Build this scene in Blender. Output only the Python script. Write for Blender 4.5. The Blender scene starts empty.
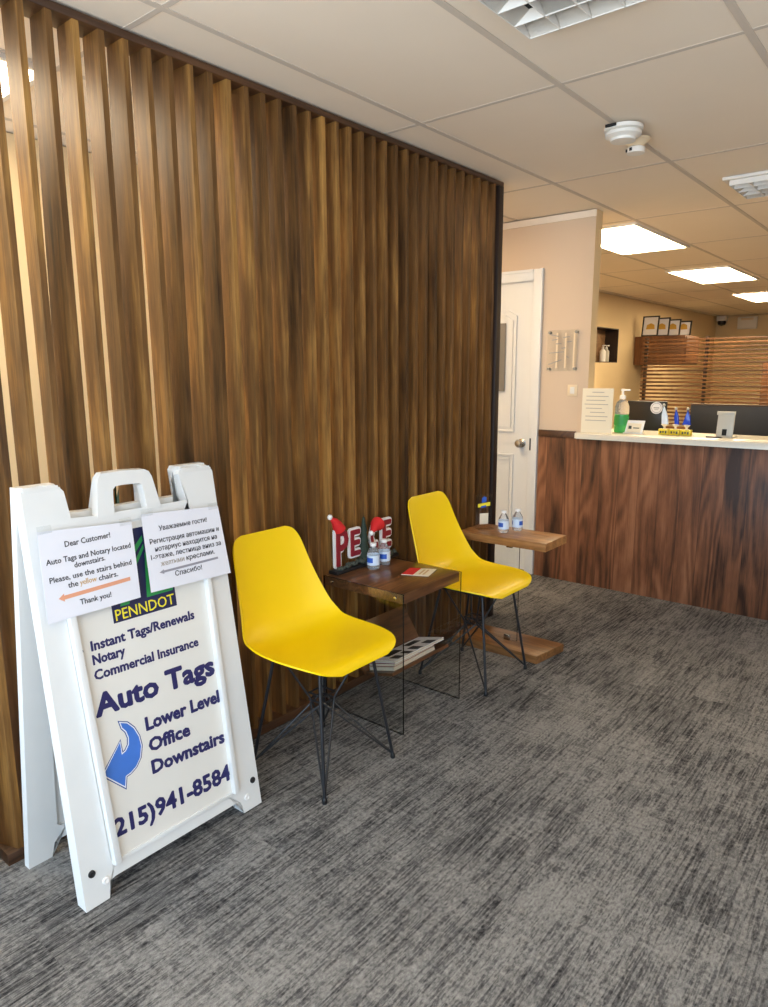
import bpy, bmesh, math, random
from mathutils import Vector, Matrix
random.seed(7)
PI = math.pi
S = bpy.context.scene
COL = S.collection

# ---------------------------------------------------------------- camera
YAW, PITCH, ROLL, FPX = 0.6905, -0.1875, -0.0054, 693.9
CAM = Vector((2.0498, 0.0, 1.4514))
_f = Vector((-math.sin(YAW)*math.cos(PITCH), math.cos(YAW)*math.cos(PITCH), math.sin(PITCH)))
_r0 = Vector((math.cos(YAW), math.sin(YAW), 0)); _u0 = _r0.cross(_f)
_r = _r0*math.cos(ROLL)+_u0*math.sin(ROLL); _u = -_r0*math.sin(ROLL)+_u0*math.cos(ROLL)
cd = bpy.data.cameras.new('camera'); cam = bpy.data.objects.new('camera', cd); COL.objects.link(cam)
cd.sensor_fit = 'VERTICAL'; cd.sensor_height = 36.0; cd.sensor_width = 36.0*768/1007; cd.lens = FPX/1007*36.0
cd.clip_start = 0.05; cd.clip_end = 60
M = Matrix.Identity(4)
for i, v in enumerate((_r, _u, -_f)):
    for k in range(3): M[k][i] = v[k]
M.translation = CAM
cam.matrix_world = M
S.camera = cam

# ---------------------------------------------------------------- sky, daylight, exposure
w = bpy.data.worlds.new('sky'); S.world = w; w.use_nodes = True
w.node_tree.nodes['Background'].inputs[0].default_value = (0.62, 0.80, 1.0, 1)
w.node_tree.nodes['Background'].inputs[1].default_value = 1.0
def area(name, loc, rot, sx, sy, power, col):
    l = bpy.data.lights.new(name, 'AREA'); l.shape = 'RECTANGLE'; l.size = sx; l.size_y = sy
    l.energy = power; l.color = col
    o = bpy.data.objects.new(name, l); COL.objects.link(o); o.location = loc; o.rotation_euler = rot
    return o
# daylight entering through the storefront glazing behind the camera and the window in the right wall
area('storefront_daylight', (1.6, -1.72, 1.30), (PI/2, 0, 0), 5.0, 2.1, 138, (0.55, 0.77, 1.0))
# added unseen fill lamp outside the storefront, brightens the ceiling from below
area('ceiling_fill', (1.6, -3.2, 0.02), (PI-0.25, 0, 0), 6.5, 2.2, 305, (1.0, 0.93, 0.83))
area('side_window_daylight', (4.62, 1.2, 1.35), (PI/2, 0, PI/2), 2.6, 1.9, 14, (0.85, 0.93, 1.0))
PANEL_FRONT, PANEL_BACK, PANEL_STAIR = 4.0, 31.0, 13.0      # ceiling panel strengths
S.view_settings.view_transform = 'Standard'; S.view_settings.look = 'None'
S.view_settings.exposure = 0.12; S.view_settings.gamma = 1.0; S.view_settings.use_curve_mapping = False

# ---------------------------------------------------------------- node helpers
def srgb(r, g, b):
    f = lambda c: (c/12.92 if c <= 0.04045 else ((c+0.055)/1.055)**2.4)
    return (f(r/255), f(g/255), f(b/255), 1)
class NT:
    def __init__(s, name):
        s.m = bpy.data.materials.new(name); s.m.use_nodes = True
        s.t = s.m.node_tree; s.p = s.t.nodes['Principled BSDF']; s.out = s.t.nodes['Material Output']
    def n(s, typ, ins=None, **kw):
        nd = s.t.nodes.new(typ)
        for k, v in kw.items(): setattr(nd, k, v)
        for k, v in (ins or {}).items(): s.set(nd.inputs[k], v)
        return nd
    def set(s, sock, v):
        if isinstance(v, bpy.types.NodeSocket): s.t.links.new(v, sock)
        else: sock.default_value = v
    def math(s, op, a, b=0.0, c=None):
        nd = s.n('ShaderNodeMath', {0: a, 1: b}, operation=op)
        if c is not None: s.set(nd.inputs[2], c)
        return nd.outputs[0]
    def coord(s, kind='Object'):
        return s.n('ShaderNodeTexCoord').outputs[kind]
    def scale(s, vec, sc, loc=(0, 0, 0)):
        return s.n('ShaderNodeMapping', {0: vec, 1: loc, 3: sc}).outputs[0]
    def noise(s, vec, sc=1.0, det=3.0, rough=0.55, dist=0.0):
        return s.n('ShaderNodeTexNoise', {'Vector': vec, 'Scale': sc, 'Detail': det, 'Roughness': rough, 'Distortion': dist}).outputs['Fac']
    def ramp(s, fac, stops):
        nd = s.n('ShaderNodeValToRGB', {0: fac}); e = nd.color_ramp.elements
        while len(e) < len(stops): e.new(0.5)
        for k, (pos, c) in enumerate(stops):
            e[k].position = pos; e[k].color = c if hasattr(c, '__len__') else (c, c, c, 1)
        return nd.outputs[0]
    def mix(s, fac, a, b, mode='MIX'):
        nd = s.n('ShaderNodeMix', data_type='RGBA', blend_type=mode)
        s.set(nd.inputs[0], fac); s.set(nd.inputs[6], a); s.set(nd.inputs[7], b)
        return nd.outputs[2]
    def bump(s, h, strength=0.2, dist=0.002):
        s.set(s.p.inputs['Normal'], s.n('ShaderNodeBump', {'Height': h, 'Strength': strength, 'Distance': dist}).outputs[0])
    def fin(s, **kw):
        for k, v in kw.items(): s.set(s.p.inputs[k.replace('_', ' ')], v)
        return s.m

def plain(name, col, rough=0.5, var=0.06, sc=9.0, bump=0.0, **kw):
    """a plain surface with a little procedural unevenness of colour"""
    t = NT(name); v = t.coord()
    n = t.noise(v, sc, 3)
    lo = tuple(c*(1-var) for c in col[:3])+(1,); hi = tuple(min(1, c*(1+var)) for c in col[:3])+(1,)
    c = t.mix(n, lo, hi)
    if bump: t.bump(t.noise(v, sc*30, 2), bump, 0.001)
    return t.fin(Base_Color=c, Roughness=rough, **kw)

def wood(name, dark, mid, light, rough=0.4, axis='z', stretch=14.0, sc=3.0, rand=True, ring=0.5, blotch=0.5, spec=0.5, coat=0.0):
    t = NT(name); v = t.coord()
    if rand:
        oi = t.n('ShaderNodeObjectInfo').outputs['Random']
        off = t.n('ShaderNodeCombineXYZ', {0: t.math('MULTIPLY', oi, 37.0), 1: t.math('MULTIPLY', oi, 91.0), 2: t.math('MULTIPLY', oi, 53.0)}).outputs[0]
        v = t.n('ShaderNodeVectorMath', {0: v, 1: off}, operation='ADD').outputs[0]
    k = {'x': (1/stretch, 1, 1), 'y': (1, 1/stretch, 1), 'z': (1, 1, 1/stretch)}[axis]
    vs = t.scale(v, k)
    warp = t.noise(vs, sc*2.2, 2, 0.5, 0.4)
    rings = t.math('SINE', t.math('MULTIPLY', warp, 48.0))
    rings = t.math('MULTIPLY_ADD', rings, 0.5*ring, 0.5)
    fine = t.noise(vs, sc*36, 3, 0.65)
    blot = t.noise(t.scale(v, tuple(1 if q == 1 else 0.28 for q in k)), sc*2.0, 3, 0.6)
    f = t.math('ADD', t.math('MULTIPLY', rings, 0.26), t.math('MULTIPLY_ADD', fine, 0.36, 0.11))
    f = t.math('ADD', f, t.math('MULTIPLY', t.math('SUBTRACT', blot, 0.5), blotch))
    if rand: f = t.math('ADD', f, t.math('MULTIPLY', t.math('SUBTRACT', oi, 0.5), 0.22))
    c = t.ramp(f, [(0.18, dark), (0.46, mid), (0.72, light)])
    t.bump(fine, 0.15, 0.001)
    return t.fin(Base_Color=c, Roughness=rough, Specular_IOR_Level=spec, Coat_Weight=coat, Coat_Roughness=0.15)

def emit(name, col, strength):
    t = NT(name)
    return t.fin(Base_Color=(0.9, 0.9, 0.9, 1), Emission_Color=col, Emission_Strength=strength)

def glass(name, tint, ior=1.45, rough=0.0, trans=1.0):
    t = NT(name)
    return t.fin(Base_Color=tint, Roughness=rough, IOR=ior, Transmission_Weight=trans)

def sheet_glass(name, tint):
    """thin sheet of clear glass: lets light through, mirrors at grazing angles"""
    t = NT(name)
    tr = t.n('ShaderNodeBsdfTransparent', {0: tint}); gl = t.n('ShaderNodeBsdfGlossy', {0: (1, 1, 1, 1), 1: 0.02})
    fr = t.n('ShaderNodeFresnel', {0: 1.5})
    front = t.math('SUBTRACT', 1.0, t.n('ShaderNodeNewGeometry').outputs['Backfacing'])
    mx = t.n('ShaderNodeMixShader', {0: t.math('MULTIPLY', fr.outputs[0], front), 1: tr.outputs[0], 2: gl.outputs[0]})
    t.t.links.new(mx.outputs[0], t.out.inputs[0])
    return t.m

# ---------------------------------------------------------------- materials
def carpet():
    t = NT('carpet_plank'); v = t.coord()
    sp = t.n('ShaderNodeSeparateXYZ', {0: v}); X, Y = sp.outputs[0], sp.outputs[1]
    col = t.math('FLOOR', t.math('DIVIDE', X, 0.25))
    yy = t.math('ADD', t.math('DIVIDE', Y, 1.0), t.math('MULTIPLY', col, 0.37))
    row = t.math('FLOOR', yy)
    wn = t.n('ShaderNodeTexWhiteNoise', {'Vector': t.n('ShaderNodeCombineXYZ', {0: col, 1: row, 2: 3.0}).outputs[0]}, noise_dimensions='3D')
    rnd = wn.outputs['Value']
    off = t.n('ShaderNodeVectorMath', {0: wn.outputs['Color'], 1: (31.0, 17.0, 9.0)}, operation='MULTIPLY').outputs[0]
    vo = t.n('ShaderNodeVectorMath', {0: v, 1: off}, operation='ADD').outputs[0]
    lines = t.noise(t.scale(vo, (95, 6.0, 1)), 1.0, 1, 0.5)
    thin = t.noise(t.scale(vo, (230, 11, 1)), 1.0, 1, 0.5)
    speck = t.noise(t.scale(vo, (150, 75, 1)), 1.0, 2, 0.6)
    patch = t.noise(t.scale(v, (2.6, 1.9, 1)), 1.0, 4, 0.62)
    patch2 = t.noise(t.scale(vo, (7, 4.5, 1)), 1.0, 4, 0.65)
    pile = t.noise(v, 420, 1, 0.5)
    worn = t.math('ADD', t.math('MULTIPLY', patch, 0.55), t.math('MULTIPLY', patch2, 0.45))
    worn = t.math('ADD', worn, t.math('MULTIPLY', t.math('SUBTRACT', rnd, 0.5), 0.10))
    worn = t.math('ADD', worn, t.math('MULTIPLY', t.math('SUBTRACT', speck, 0.5), 0.38))
    cross = t.noise(t.scale(vo, (10, 62, 1)), 1.0, 2, 0.6)
    worn = t.math('ADD', worn, t.math('MULTIPLY', t.math('SUBTRACT', cross, 0.5), 0.30))
    worn = t.ramp(worn, [(0.38, 0.0), (0.62, 1.0)])
    ln = t.math('ADD', t.math('MULTIPLY', lines, 0.55), t.math('MULTIPLY', thin, 0.45))
    ln = t.ramp(ln, [(0.41, 0.0), (0.53, 1.0)])
    amp = t.math('MULTIPLY_ADD', worn, -0.32, 0.44)
    f = t.math('MULTIPLY_ADD', worn, 0.36, 0.36)
    f = t.math('ADD', f, t.math('MULTIPLY', t.math('SUBTRACT', ln, 0.55), amp))
    f = t.math('ADD', f, t.math('MULTIPLY', t.math('SUBTRACT', speck, 0.5), 0.45))
    f = t.math('ADD', f, t.math('MULTIPLY', t.math('SUBTRACT', pile, 0.5), 0.35))
    c = t.ramp(f, [(0.0, srgb(32, 32, 34)), (0.5, srgb(100, 98, 97)), (1.0, srgb(166, 163, 158))])
    t.bump(t.math('ADD', pile, thin), 0.5, 0.004)
    return t.fin(Base_Color=c, Roughness=0.95, Specular_IOR_Level=0.1)

def counter_wood():
    t = NT('counter_cladding_wood'); v = t.coord()
    sp = t.n('ShaderNodeSeparateXYZ', {0: v}); X = sp.outputs[0]
    xs = t.math('DIVIDE', X, 0.128); idn = t.math('FLOOR', xs); fr = t.math('FRACT', xs)
    wn = t.n('ShaderNodeTexWhiteNoise', {'W': idn}, noise_dimensions='1D')
    off = t.n('ShaderNodeVectorMath', {0: wn.outputs['Color'], 1: (41.0, 3.0, 23.0)}, operation='MULTIPLY').outputs[0]
    vo = t.n('ShaderNodeVectorMath', {0: v, 1: off}, operation='ADD').outputs[0]
    warp = t.noise(t.scale(vo, (6.0, 1, 0.75)), 1.0, 1, 0.4, 0.2)
    rings = t.math('SINE', t.math('MULTIPLY', warp, 60.0))
    fine = t.noise(t.scale(vo, (150, 1, 5)), 1.0, 3, 0.6)
    blot = t.noise(t.scale(vo, (10, 1, 2.2)), 1.0, 4, 0.6)
    f = t.math('ADD', t.math('MULTIPLY', rings, 0.085), t.math('MULTIPLY_ADD', fine, 0.30, 0.125))
    f = t.math('ADD', f, t.math('MULTIPLY', t.math('SUBTRACT', blot, 0.5), 0.8))
    f = t.math('ADD', f, t.math('MULTIPLY', t.math('SUBTRACT', wn.outputs['Value'], 0.5), 0.30))
    c = t.ramp(f, [(0.0, srgb(56, 36, 26)), (0.28, srgb(122, 79, 54)), (0.58, srgb(164, 112, 80))])
    seam = t.ramp(t.math('ABSOLUTE', t.math('SUBTRACT', fr, 0.5)), [(0.485, 0.0), (0.497, 1.0)])
    c = t.mix(t.math('MULTIPLY', seam, 0.55), c, srgb(40, 24, 18))
    t.bump(t.math('SUBTRACT', fine, seam), 0.2, 0.001)
    return t.fin(Base_Color=c, Roughness=0.42, Specular_IOR_Level=0.4)

MT = {}
MT['carpet'] = carpet()
MT['counter_wood'] = counter_wood()
MT['slat'] = wood('walnut_stained_board', srgb(58, 38, 20), srgb(117, 82, 43), srgb(182, 136, 72), 0.48, 'z', 16, 3.0, blotch=0.75, ring=0.36, spec=0.3)
MT['beam'] = wood('dark_stained_rail', srgb(46, 28, 16), srgb(84, 54, 32), srgb(110, 74, 44), 0.45, 'y', 14, 3.0)
MT['post'] = wood('dark_end_post', srgb(26, 16, 12), srgb(44, 28, 20), srgb(62, 40, 28), 0.5, 'z', 14, 3.0)
MT['table_wood'] = wood('table_top_walnut', srgb(52, 32, 20), srgb(108, 70, 42), srgb(158, 108, 66), 0.28, 'y', 12, 5.0, blotch=0.8)
MT['table_wood_x'] = wood('table_board_oak', srgb(82, 52, 28), srgb(140, 96, 55), srgb(184, 134, 82), 0.32, 'x', 12, 5.0, blotch=0.7)
MT['divider'] = wood('divider_slat_wood', srgb(50, 29, 15), srgb(94, 58, 31), srgb(130, 86, 46), 0.5, 'x', 14, 3.0)
MT['cabinet_wood'] = wood('cabinet_wood', srgb(70, 40, 22), srgb(110, 70, 40), srgb(150, 100, 60), 0.5, 'z', 10, 4.0)
MT['niche_tile'] = wood('niche_wood_tile', srgb(110, 78, 50), srgb(150, 112, 76), srgb(180, 140, 100), 0.5, 'y', 6, 4.0)
MT['wall'] = plain('painted_wall_beige', srgb(212, 188, 162), 0.85, 0.02, 3, 0.05)
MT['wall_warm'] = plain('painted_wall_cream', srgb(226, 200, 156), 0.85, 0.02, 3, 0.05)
MT['ceil'] = plain('ceiling_tile', srgb(238, 223, 203), 0.9, 0.02, 5, 0.12)
MT['grid'] = plain('ceiling_grid_metal', srgb(206, 193, 178), 0.9, 0.02, Specular_IOR_Level=0.05)
MT['white_paint'] = plain('door_white_paint', srgb(228, 226, 222), 0.4, 0.015)
MT['white_plastic'] = plain('white_moulded_plastic', srgb(228, 228, 226), 0.38, 0.03, 14, 0.06)
MT['white_fix'] = plain('white_fixture_plastic', srgb(232, 226, 216), 0.45, 0.02)
MT['cream_fix'] = plain('cream_fixture_plastic', srgb(228, 206, 172), 0.5, 0.02)
MT['black_plastic'] = plain('black_plastic', srgb(26, 26, 28), 0.4, 0.1)
MT['charcoal'] = plain('charcoal_laminate', srgb(48, 50, 54), 0.5, 0.06)
MT['dark_gap'] = plain('dark_duct', srgb(20, 19, 18), 0.8, 0.1)
MT['yellow'] = plain('yellow_polypropylene', srgb(255, 214, 0), 0.38, 0.012, 6, 0.03)
MT['wire'] = plain('black_powdercoated_wire', srgb(28, 29, 33), 0.4, 0.08)
MT['steel'] = plain('brushed_steel', srgb(190, 186, 178), 0.25, 0.05, 20, 0, Metallic=1.0)
MT['grey_metal'] = plain('grey_anodised_metal', srgb(150, 148, 144), 0.4, 0.05, 20, 0, Metallic=0.8)
MT['paper'] = plain('white_paper', srgb(240, 238, 240), 0.55, 0.015, 12)
MT['sleeve'] = plain('sheet_in_plastic_sleeve', srgb(232, 232, 240), 0.25, 0.02, 10)
MT['cream_paper'] = plain('cream_paper', srgb(238, 226, 200), 0.6, 0.02)
MT['newsprint'] = plain('page_block', srgb(196, 182, 160), 0.8, 0.1, 60)
MT['insert'] = plain('printed_sign_sheet', srgb(230, 226, 218), 0.45, 0.03, 5)
MT['navy'] = plain('navy_print', srgb(36, 34, 92), 0.5, 0.05)
MT['logo_navy'] = plain('logo_navy', srgb(28, 32, 74), 0.5, 0.05)
MT['logo_green'] = plain('logo_green', srgb(44, 148, 74), 0.5, 0.05)
MT['logo_yellow'] = plain('logo_yellow', srgb(240, 222, 50), 0.5, 0.05)
MT['ink'] = plain('black_ink', srgb(52, 52, 60), 0.5, 0.05)
MT['faded_ink'] = plain('faded_ink', srgb(170, 160, 150), 0.5, 0.05)
MT['tan_ink'] = plain('tan_ink', srgb(205, 168, 120), 0.5, 0.05)
MT['orange_ink'] = plain('orange_print', srgb(226, 158, 124), 0.5, 0.04)
MT['grey_ink'] = plain('grey_print', srgb(150, 148, 158), 0.5, 0.04)
MT['arrow_blue'] = plain('blue_arrow_print', srgb(66, 118, 206), 0.4, 0.25, 9)
MT['arrow_edge'] = plain('dark_blue_arrow_outline', srgb(40, 70, 140), 0.4, 0.05)
MT['pale'] = plain('pale_outline_print', srgb(236, 238, 244), 0.4, 0.02)
MT['red'] = plain('red_felt', srgb(212, 30, 34), 0.7, 0.06, 60)
MT['maroon'] = plain('dark_red_paint', srgb(140, 28, 42), 0.45, 0.08)
MT['white'] = plain('white_trim', srgb(240, 238, 236), 0.6, 0.02)
MT['pine'] = plain('dark_green_paint', srgb(32, 48, 36), 0.7, 0.2, 40)
MT['garland'] = plain('grey_green_garland', srgb(72, 76, 66), 0.8, 0.4, 60)
MT['orange'] = plain('orange_red_print', srgb(232, 84, 32), 0.35, 0.05)
MT['label_blue'] = plain('bottle_label_blue', srgb(46, 92, 190), 0.35, 0.05)
MT['label_pale'] = plain('bottle_label_pale', srgb(214, 228, 244), 0.35, 0.03)
MT['leaf'] = plain('dark_green_leaf', srgb(34, 66, 34), 0.4, 0.3, 12)
MT['pot'] = plain('clay_pot', srgb(120, 110, 100), 0.6, 0.06)
MT['soil'] = plain('potting_soil', srgb(50, 38, 28), 0.9, 0.3, 60)
MT['stone'] = plain('cream_countertop', srgb(228, 222, 208), 0.25, 0.05, 40)
MT['green_gel'] = glass('green_gel', (0.12, 0.72, 0.22, 1), 1.35, 0.1, 0.6)
MT['clear'] = glass('clear_bottle_plastic', (0.95, 0.97, 0.99, 1), 1.12, 0.05, 0.85)
MT['acrylic'] = sheet_glass('clear_acrylic', (0.96, 0.97, 0.97, 1))
MT['pane'] = sheet_glass('clear_table_glass', (0.955, 0.965, 0.96, 1))
MT['pane_edge'] = plain('dark_glass_edge', srgb(18, 24, 24), 0.15, 0.1)
MT['gold'] = plain('gold_seal_print', srgb(206, 160, 60), 0.4, 0.1)
MT['trophy_blue'] = plain('blue_award_glass', srgb(36, 70, 190), 0.15, 0.2, 40)
MT['yellow_print'] = plain('yellow_award_base', srgb(222, 198, 40), 0.4, 0.15, 40)
MT['silver'] = plain('silver_grey_plastic', srgb(188, 184, 172), 0.4, 0.04)
MT['notice_grey'] = plain('grey_notice_back', srgb(128, 120, 110), 0.6, 0.03)
MT['lit_front'] = emit('lit_diffuser_front', (1.0, 0.90, 0.76, 1), PANEL_FRONT)
MT['lit_back'] = emit('lit_diffuser_back', (1.0, 0.80, 0.50, 1), PANEL_BACK)
MT['lit_stair'] = emit('lit_diffuser_stair', (1.0, 0.80, 0.54, 1), PANEL_STAIR)

# ---------------------------------------------------------------- mesh helpers
def box(bm, x0, x1, y0, y1, z0, z1, bev=0.0, mat=None, mi=0):
    r = bmesh.ops.create_cube(bm, size=1.0)
    T = Matrix.Translation(((x0+x1)/2, (y0+y1)/2, (z0+z1)/2)) @ Matrix.Diagonal((abs(x1-x0), abs(y1-y0), abs(z1-z0), 1))
    if mat is not None: T = mat @ T
    bmesh.ops.transform(bm, matrix=T, verts=r['verts'])
    es = {e for v in r['verts'] for e in v.link_edges}
    if mi:
        for f in {f for v in r['verts'] for f in v.link_faces}: f.material_index = mi
    if bev > 0:
        bmesh.ops.bevel(bm, geom=list(es), offset=bev, segments=2, profile=0.5, affect='EDGES')
def lathe(bm, prof, c=(0, 0, 0), seg=24, mat=None, cap=True):
    rings = []
    for r, z in prof:
        ring = []
        for i in range(seg):
            a = 2*PI*i/seg; p = Vector((c[0]+r*math.cos(a), c[1]+r*math.sin(a), c[2]+z))
            ring.append(bm.verts.new(mat @ p if mat is not None else p))
        rings.append(ring)
    for a, b in zip(rings, rings[1:]):
        for i in range(seg):
            bm.faces.new((a[i], a[(i+1) % seg], b[(i+1) % seg], b[i]))
    if cap:
        if prof[0][0] > 1e-5: bm.faces.new(list(reversed(rings[0])))
        if prof[-1][0] > 1e-5: bm.faces.new(rings[-1])
def tube(bm, pts, r, seg=8, closed=False):
    pts = [Vector(p) for p in pts]; n = len(pts); rings = []
    ref = None
    for i, p in enumerate(pts):
        if closed: d = (pts[(i+1) % n]-pts[i-1]).normalized()
        else: d = (pts[min(i+1, n-1)]-pts[max(i-1, 0)]).normalized()
        if ref is None:
            ref = d.orthogonal().normalized()
        ref = (ref-d*ref.dot(d)).normalized(); q = d.cross(ref)
        rr = r[i] if hasattr(r, '__len__') else r
        rings.append([bm.verts.new(p+ref*rr*math.cos(2*PI*k/seg)+q*rr*math.sin(2*PI*k/seg)) for k in range(seg)])
    pairs = list(zip(rings, rings[1:]))+([(rings[-1], rings[0])] if closed else [])
    for a, b in pairs:
        for k in range(seg): bm.faces.new((a[k], a[(k+1) % seg], b[(k+1) % seg], b[k]))
    if not closed:
        bm.faces.new(list(reversed(rings[0]))); bm.faces.new(rings[-1])
def prism(bm, pts, P, w0, w1, bev=0.0):
    """polygon pts in (u,v), extruded from w0 to w1; P maps (u,v,w) to space"""
    a = [bm.verts.new(P(u, v, w0)) for u, v in pts]; b = [bm.verts.new(P(u, v, w1)) for u, v in pts]
    n = len(pts)
    fs = [bm.faces.new(list(reversed(a))), bm.faces.new(b)]
    for i in range(n): fs.append(bm.faces.new((a[i], a[(i+1) % n], b[(i+1) % n], b[i])))
    if bev > 0:
        es = {e for v in b for e in v.link_edges if e.other_vert(v) in b}
        bmesh.ops.bevel(bm, geom=list(es), offset=bev, segments=2, profile=0.5, affect='EDGES')
def ringprism(bm, outer, inner, P, w0, w1):
    """closed frame between two polygons with the same number of points"""
    n = len(outer)
    vo0 = [bm.verts.new(P(u, v, w0)) for u, v in outer]; vo1 = [bm.verts.new(P(u, v, w1)) for u, v in outer]
    vi0 = [bm.verts.new(P(u, v, w0)) for u, v in inner]; vi1 = [bm.verts.new(P(u, v, w1)) for u, v in inner]
    for i in range(n):
        j = (i+1) % n
        bm.faces.new((vo1[i], vo1[j], vi1[j], vi1[i])); bm.faces.new((vo0[j], vo0[i], vi0[i], vi0[j]))
        bm.faces.new((vo0[i], vo0[j], vo1[j], vo1[i])); bm.faces.new((vi0[j], vi0[i], vi1[i], vi1[j]))
def finish(bm, ang=38):
    bmesh.ops.recalc_face_normals(bm, faces=bm.faces)
    for f in bm.faces: f.smooth = True
    for e in bm.edges:
        if len(e.link_faces) != 2 or e.calc_face_angle(0) > math.radians(ang): e.smooth = False
def mk(name, bm, mat, parent=None, world=True, ang=38):
    """link the bmesh as ONE object; coordinates are world's unless world=False (then the parent's own)"""
    finish(bm, ang)
    me = bpy.data.meshes.new(name)
    if parent is not None and world:
        bm.transform(root_matrix(parent).inverted())
    bm.to_mesh(me); bm.free()
    for m in (mat if isinstance(mat, (list, tuple)) else [mat]): me.materials.append(MT[m] if isinstance(m, str) else m)
    o = bpy.data.objects.new(name, me); COL.objects.link(o)
    if parent is not None: o.parent = parent
    return o
def root_matrix(o):
    m = Matrix.LocRotScale(o.location, o.rotation_euler, None)
    return root_matrix(o.parent) @ m if o.parent else m
def tag(o, label, cat, group=None, kind=None):
    o['label'] = label
    if cat: o['category'] = cat
    if group: o['group'] = group
    if kind: o['kind'] = kind
    return o
def thing(name, label, cat, loc=(0, 0, 0), rz=0.0, group=None):
    o = bpy.data.objects.new(name, None); COL.objects.link(o)
    o.location = loc; o.rotation_euler = (0, 0, rz); o.empty_display_size = 0.1
    return tag(o, label, cat, group)
def base_origin(o):
    """move a single-mesh thing's origin to the middle of its base"""
    vs = [v.co for v in o.data.vertices]
    c = Vector((sum(v.x for v in vs)/len(vs), sum(v.y for v in vs)/len(vs), min(v.z for v in vs)))
    o.data.transform(Matrix.Translation(-c)); o.location = c
    return o
def struct(name, bm, mat, label=None, parent=None):
    o = mk(name, bm, mat, parent)
    if parent is None:
        o['kind'] = 'structure'; o['label'] = label
    return o
def dup(root, loc, rz, label, group=None, name=None):
    r = root.copy(); COL.objects.link(r); r.location = loc; r.rotation_euler = (0, 0, rz); r['label'] = label
    if group: r['group'] = group
    for ch in list(root.children):
        c = ch.copy(); COL.objects.link(c); c.parent = r
        for g in list(ch.children):
            d = g.copy(); COL.objects.link(d); d.parent = c
    return r
BM = bmesh.new
def text_bm(bm, s, P, u0, u1, v0, cap=None, w0=0.0, w1=0.0006, weight=0.0, dv=0.0, res=2, spread=0.0, n=8):
    if spread:
        u0 += spread; u1 -= spread; v0 += spread; cap -= 2*spread
        for k in range(n):
            du, dv_ = spread*math.cos(2*PI*k/n), spread*math.sin(2*PI*k/n)
            text_bm(bm, s, P, u0+du, u1+du, v0+dv_, cap, w0, w1+1e-6*k, weight, dv, res)
    """lettering of string s fitted between u0 and u1 on baseline v0 (rising by dv), cap height cap"""
    cu = bpy.data.curves.new('lettering', 'FONT'); cu.body = s; cu.size = 1.0; cu.offset = weight; cu.resolution_u = res
    ob = bpy.data.objects.new('lettering', cu)
    me = bpy.data.meshes.new_from_object(ob)
    xs = [v.co.x for v in me.vertices]; x0, x1 = min(xs), max(xs)
    sx = (u1-u0)/(x1-x0); sy = (cap/0.727) if cap else sx
    tb = bmesh.new(); tb.from_mesh(me)
    base = [v for v in tb.verts]; bound = [e for e in tb.edges if len(e.link_faces) == 1]
    r = bmesh.ops.extrude_face_region(tb, geom=list(tb.faces))
    top = {g for g in r['geom'] if isinstance(g, bmesh.types.BMVert)}
    vm = {}
    for v in tb.verts:
        fx = (v.co.x-x0)*sx
        vm[v] = bm.verts.new(P(u0+fx, v0+v.co.y*sy+dv*fx/(u1-u0), w1 if v in top else w0))
    for f in tb.faces:
        try: bm.faces.new([vm[v] for v in f.verts])
        except ValueError: pass
    tb.free(); bpy.data.objects.remove(ob); bpy.data.curves.remove(cu); bpy.data.meshes.remove(me)
def catmull(pts, n):
    out = []; m = len(pts)
    for i in range(n):
        t = i/(n-1)*(m-1); k = min(int(t), m-2); f = t-k
        p = [pts[max(0, min(m-1, k+d))] for d in (-1, 0, 1, 2)]
        out.append(tuple(0.5*((2*b)+(-a+c)*f+(2*a-5*b+4*c-d)*f*f+(-a+3*b-3*c+d)*f**3) for a, b, c, d in zip(*p)))
    return out

# ================================================================ THE ROOM
H = 2.455
YC = 4.45
XB, TX, TY, Y1 = 0.1875, 0.6177, 1.22, 2.506      # ceiling grid: a long bar at x=XB, a cross bar at y=Y1
b = BM(); box(b, -1.95, 4.7, -1.8, 14.8, -0.06, 0); struct('floor', b, 'carpet', 'grey streaked carpet plank floor of the office')
b = BM(); box(b, -1.95, 4.7, -1.8, 14.8, H+0.006, H+0.08)
ceil_o = struct('ceiling', b, 'ceil', 'suspended ceiling of long beige tiles')
b = BM()
xs = [XB+TX*k for k in range(-3, 8)]
ys = [Y1+TY*k for k in range(-3, 11)]
for x in xs: box(b, x-0.012, x+0.012, -1.6, 14.6, H+0.0035, H+0.0058)
for y in ys: box(b, -1.75, 4.5, y-0.010, y+0.010, H+0.0043, H+0.0056)
mk('ceiling_grid', b, 'grid', ceil_o)

# wall behind the camera: the storefront with its wide glazed opening
b = BM()
box(b, -1.95, -0.95, -1.8, -1.6, 0, H); box(b, 4.2, 4.7, -1.8, -1.6, 0, H)
box(b, -0.95, 4.2, -1.8, -1.6, 2.36, H); box(b, -0.95, 4.2, -1.8, -1.6, 0, 0.2)
struct('wall_front', b, 'wall', 'storefront wall with wide opening for daylight')
b = BM()
box(b, 4.5, 4.7, -1.6, -0.2, 0, H); box(b, 4.5, 4.7, 2.6, 14.6, 0, H)
box(b, 4.5, 4.7, -0.2, 2.6, 0, 0.4); box(b, 4.5, 4.7, -0.2, 2.6, 2.3, H)
struct('wall_right', b, 'wall', 'right wall of the office with side window opening')
b = BM(); box(b, -1.95, 4.7, 14.6, 14.8, 0, H); struct('wall_back', b, 'wall_warm', 'far cream end wall of the back office')
b = BM(); box(b, -1.4, -1.2, -1.6, 4.45, 0, H); struct('wall_stairwell', b, 'wall_warm', 'lit cream stairwell wall showing through the tall slats')
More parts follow.
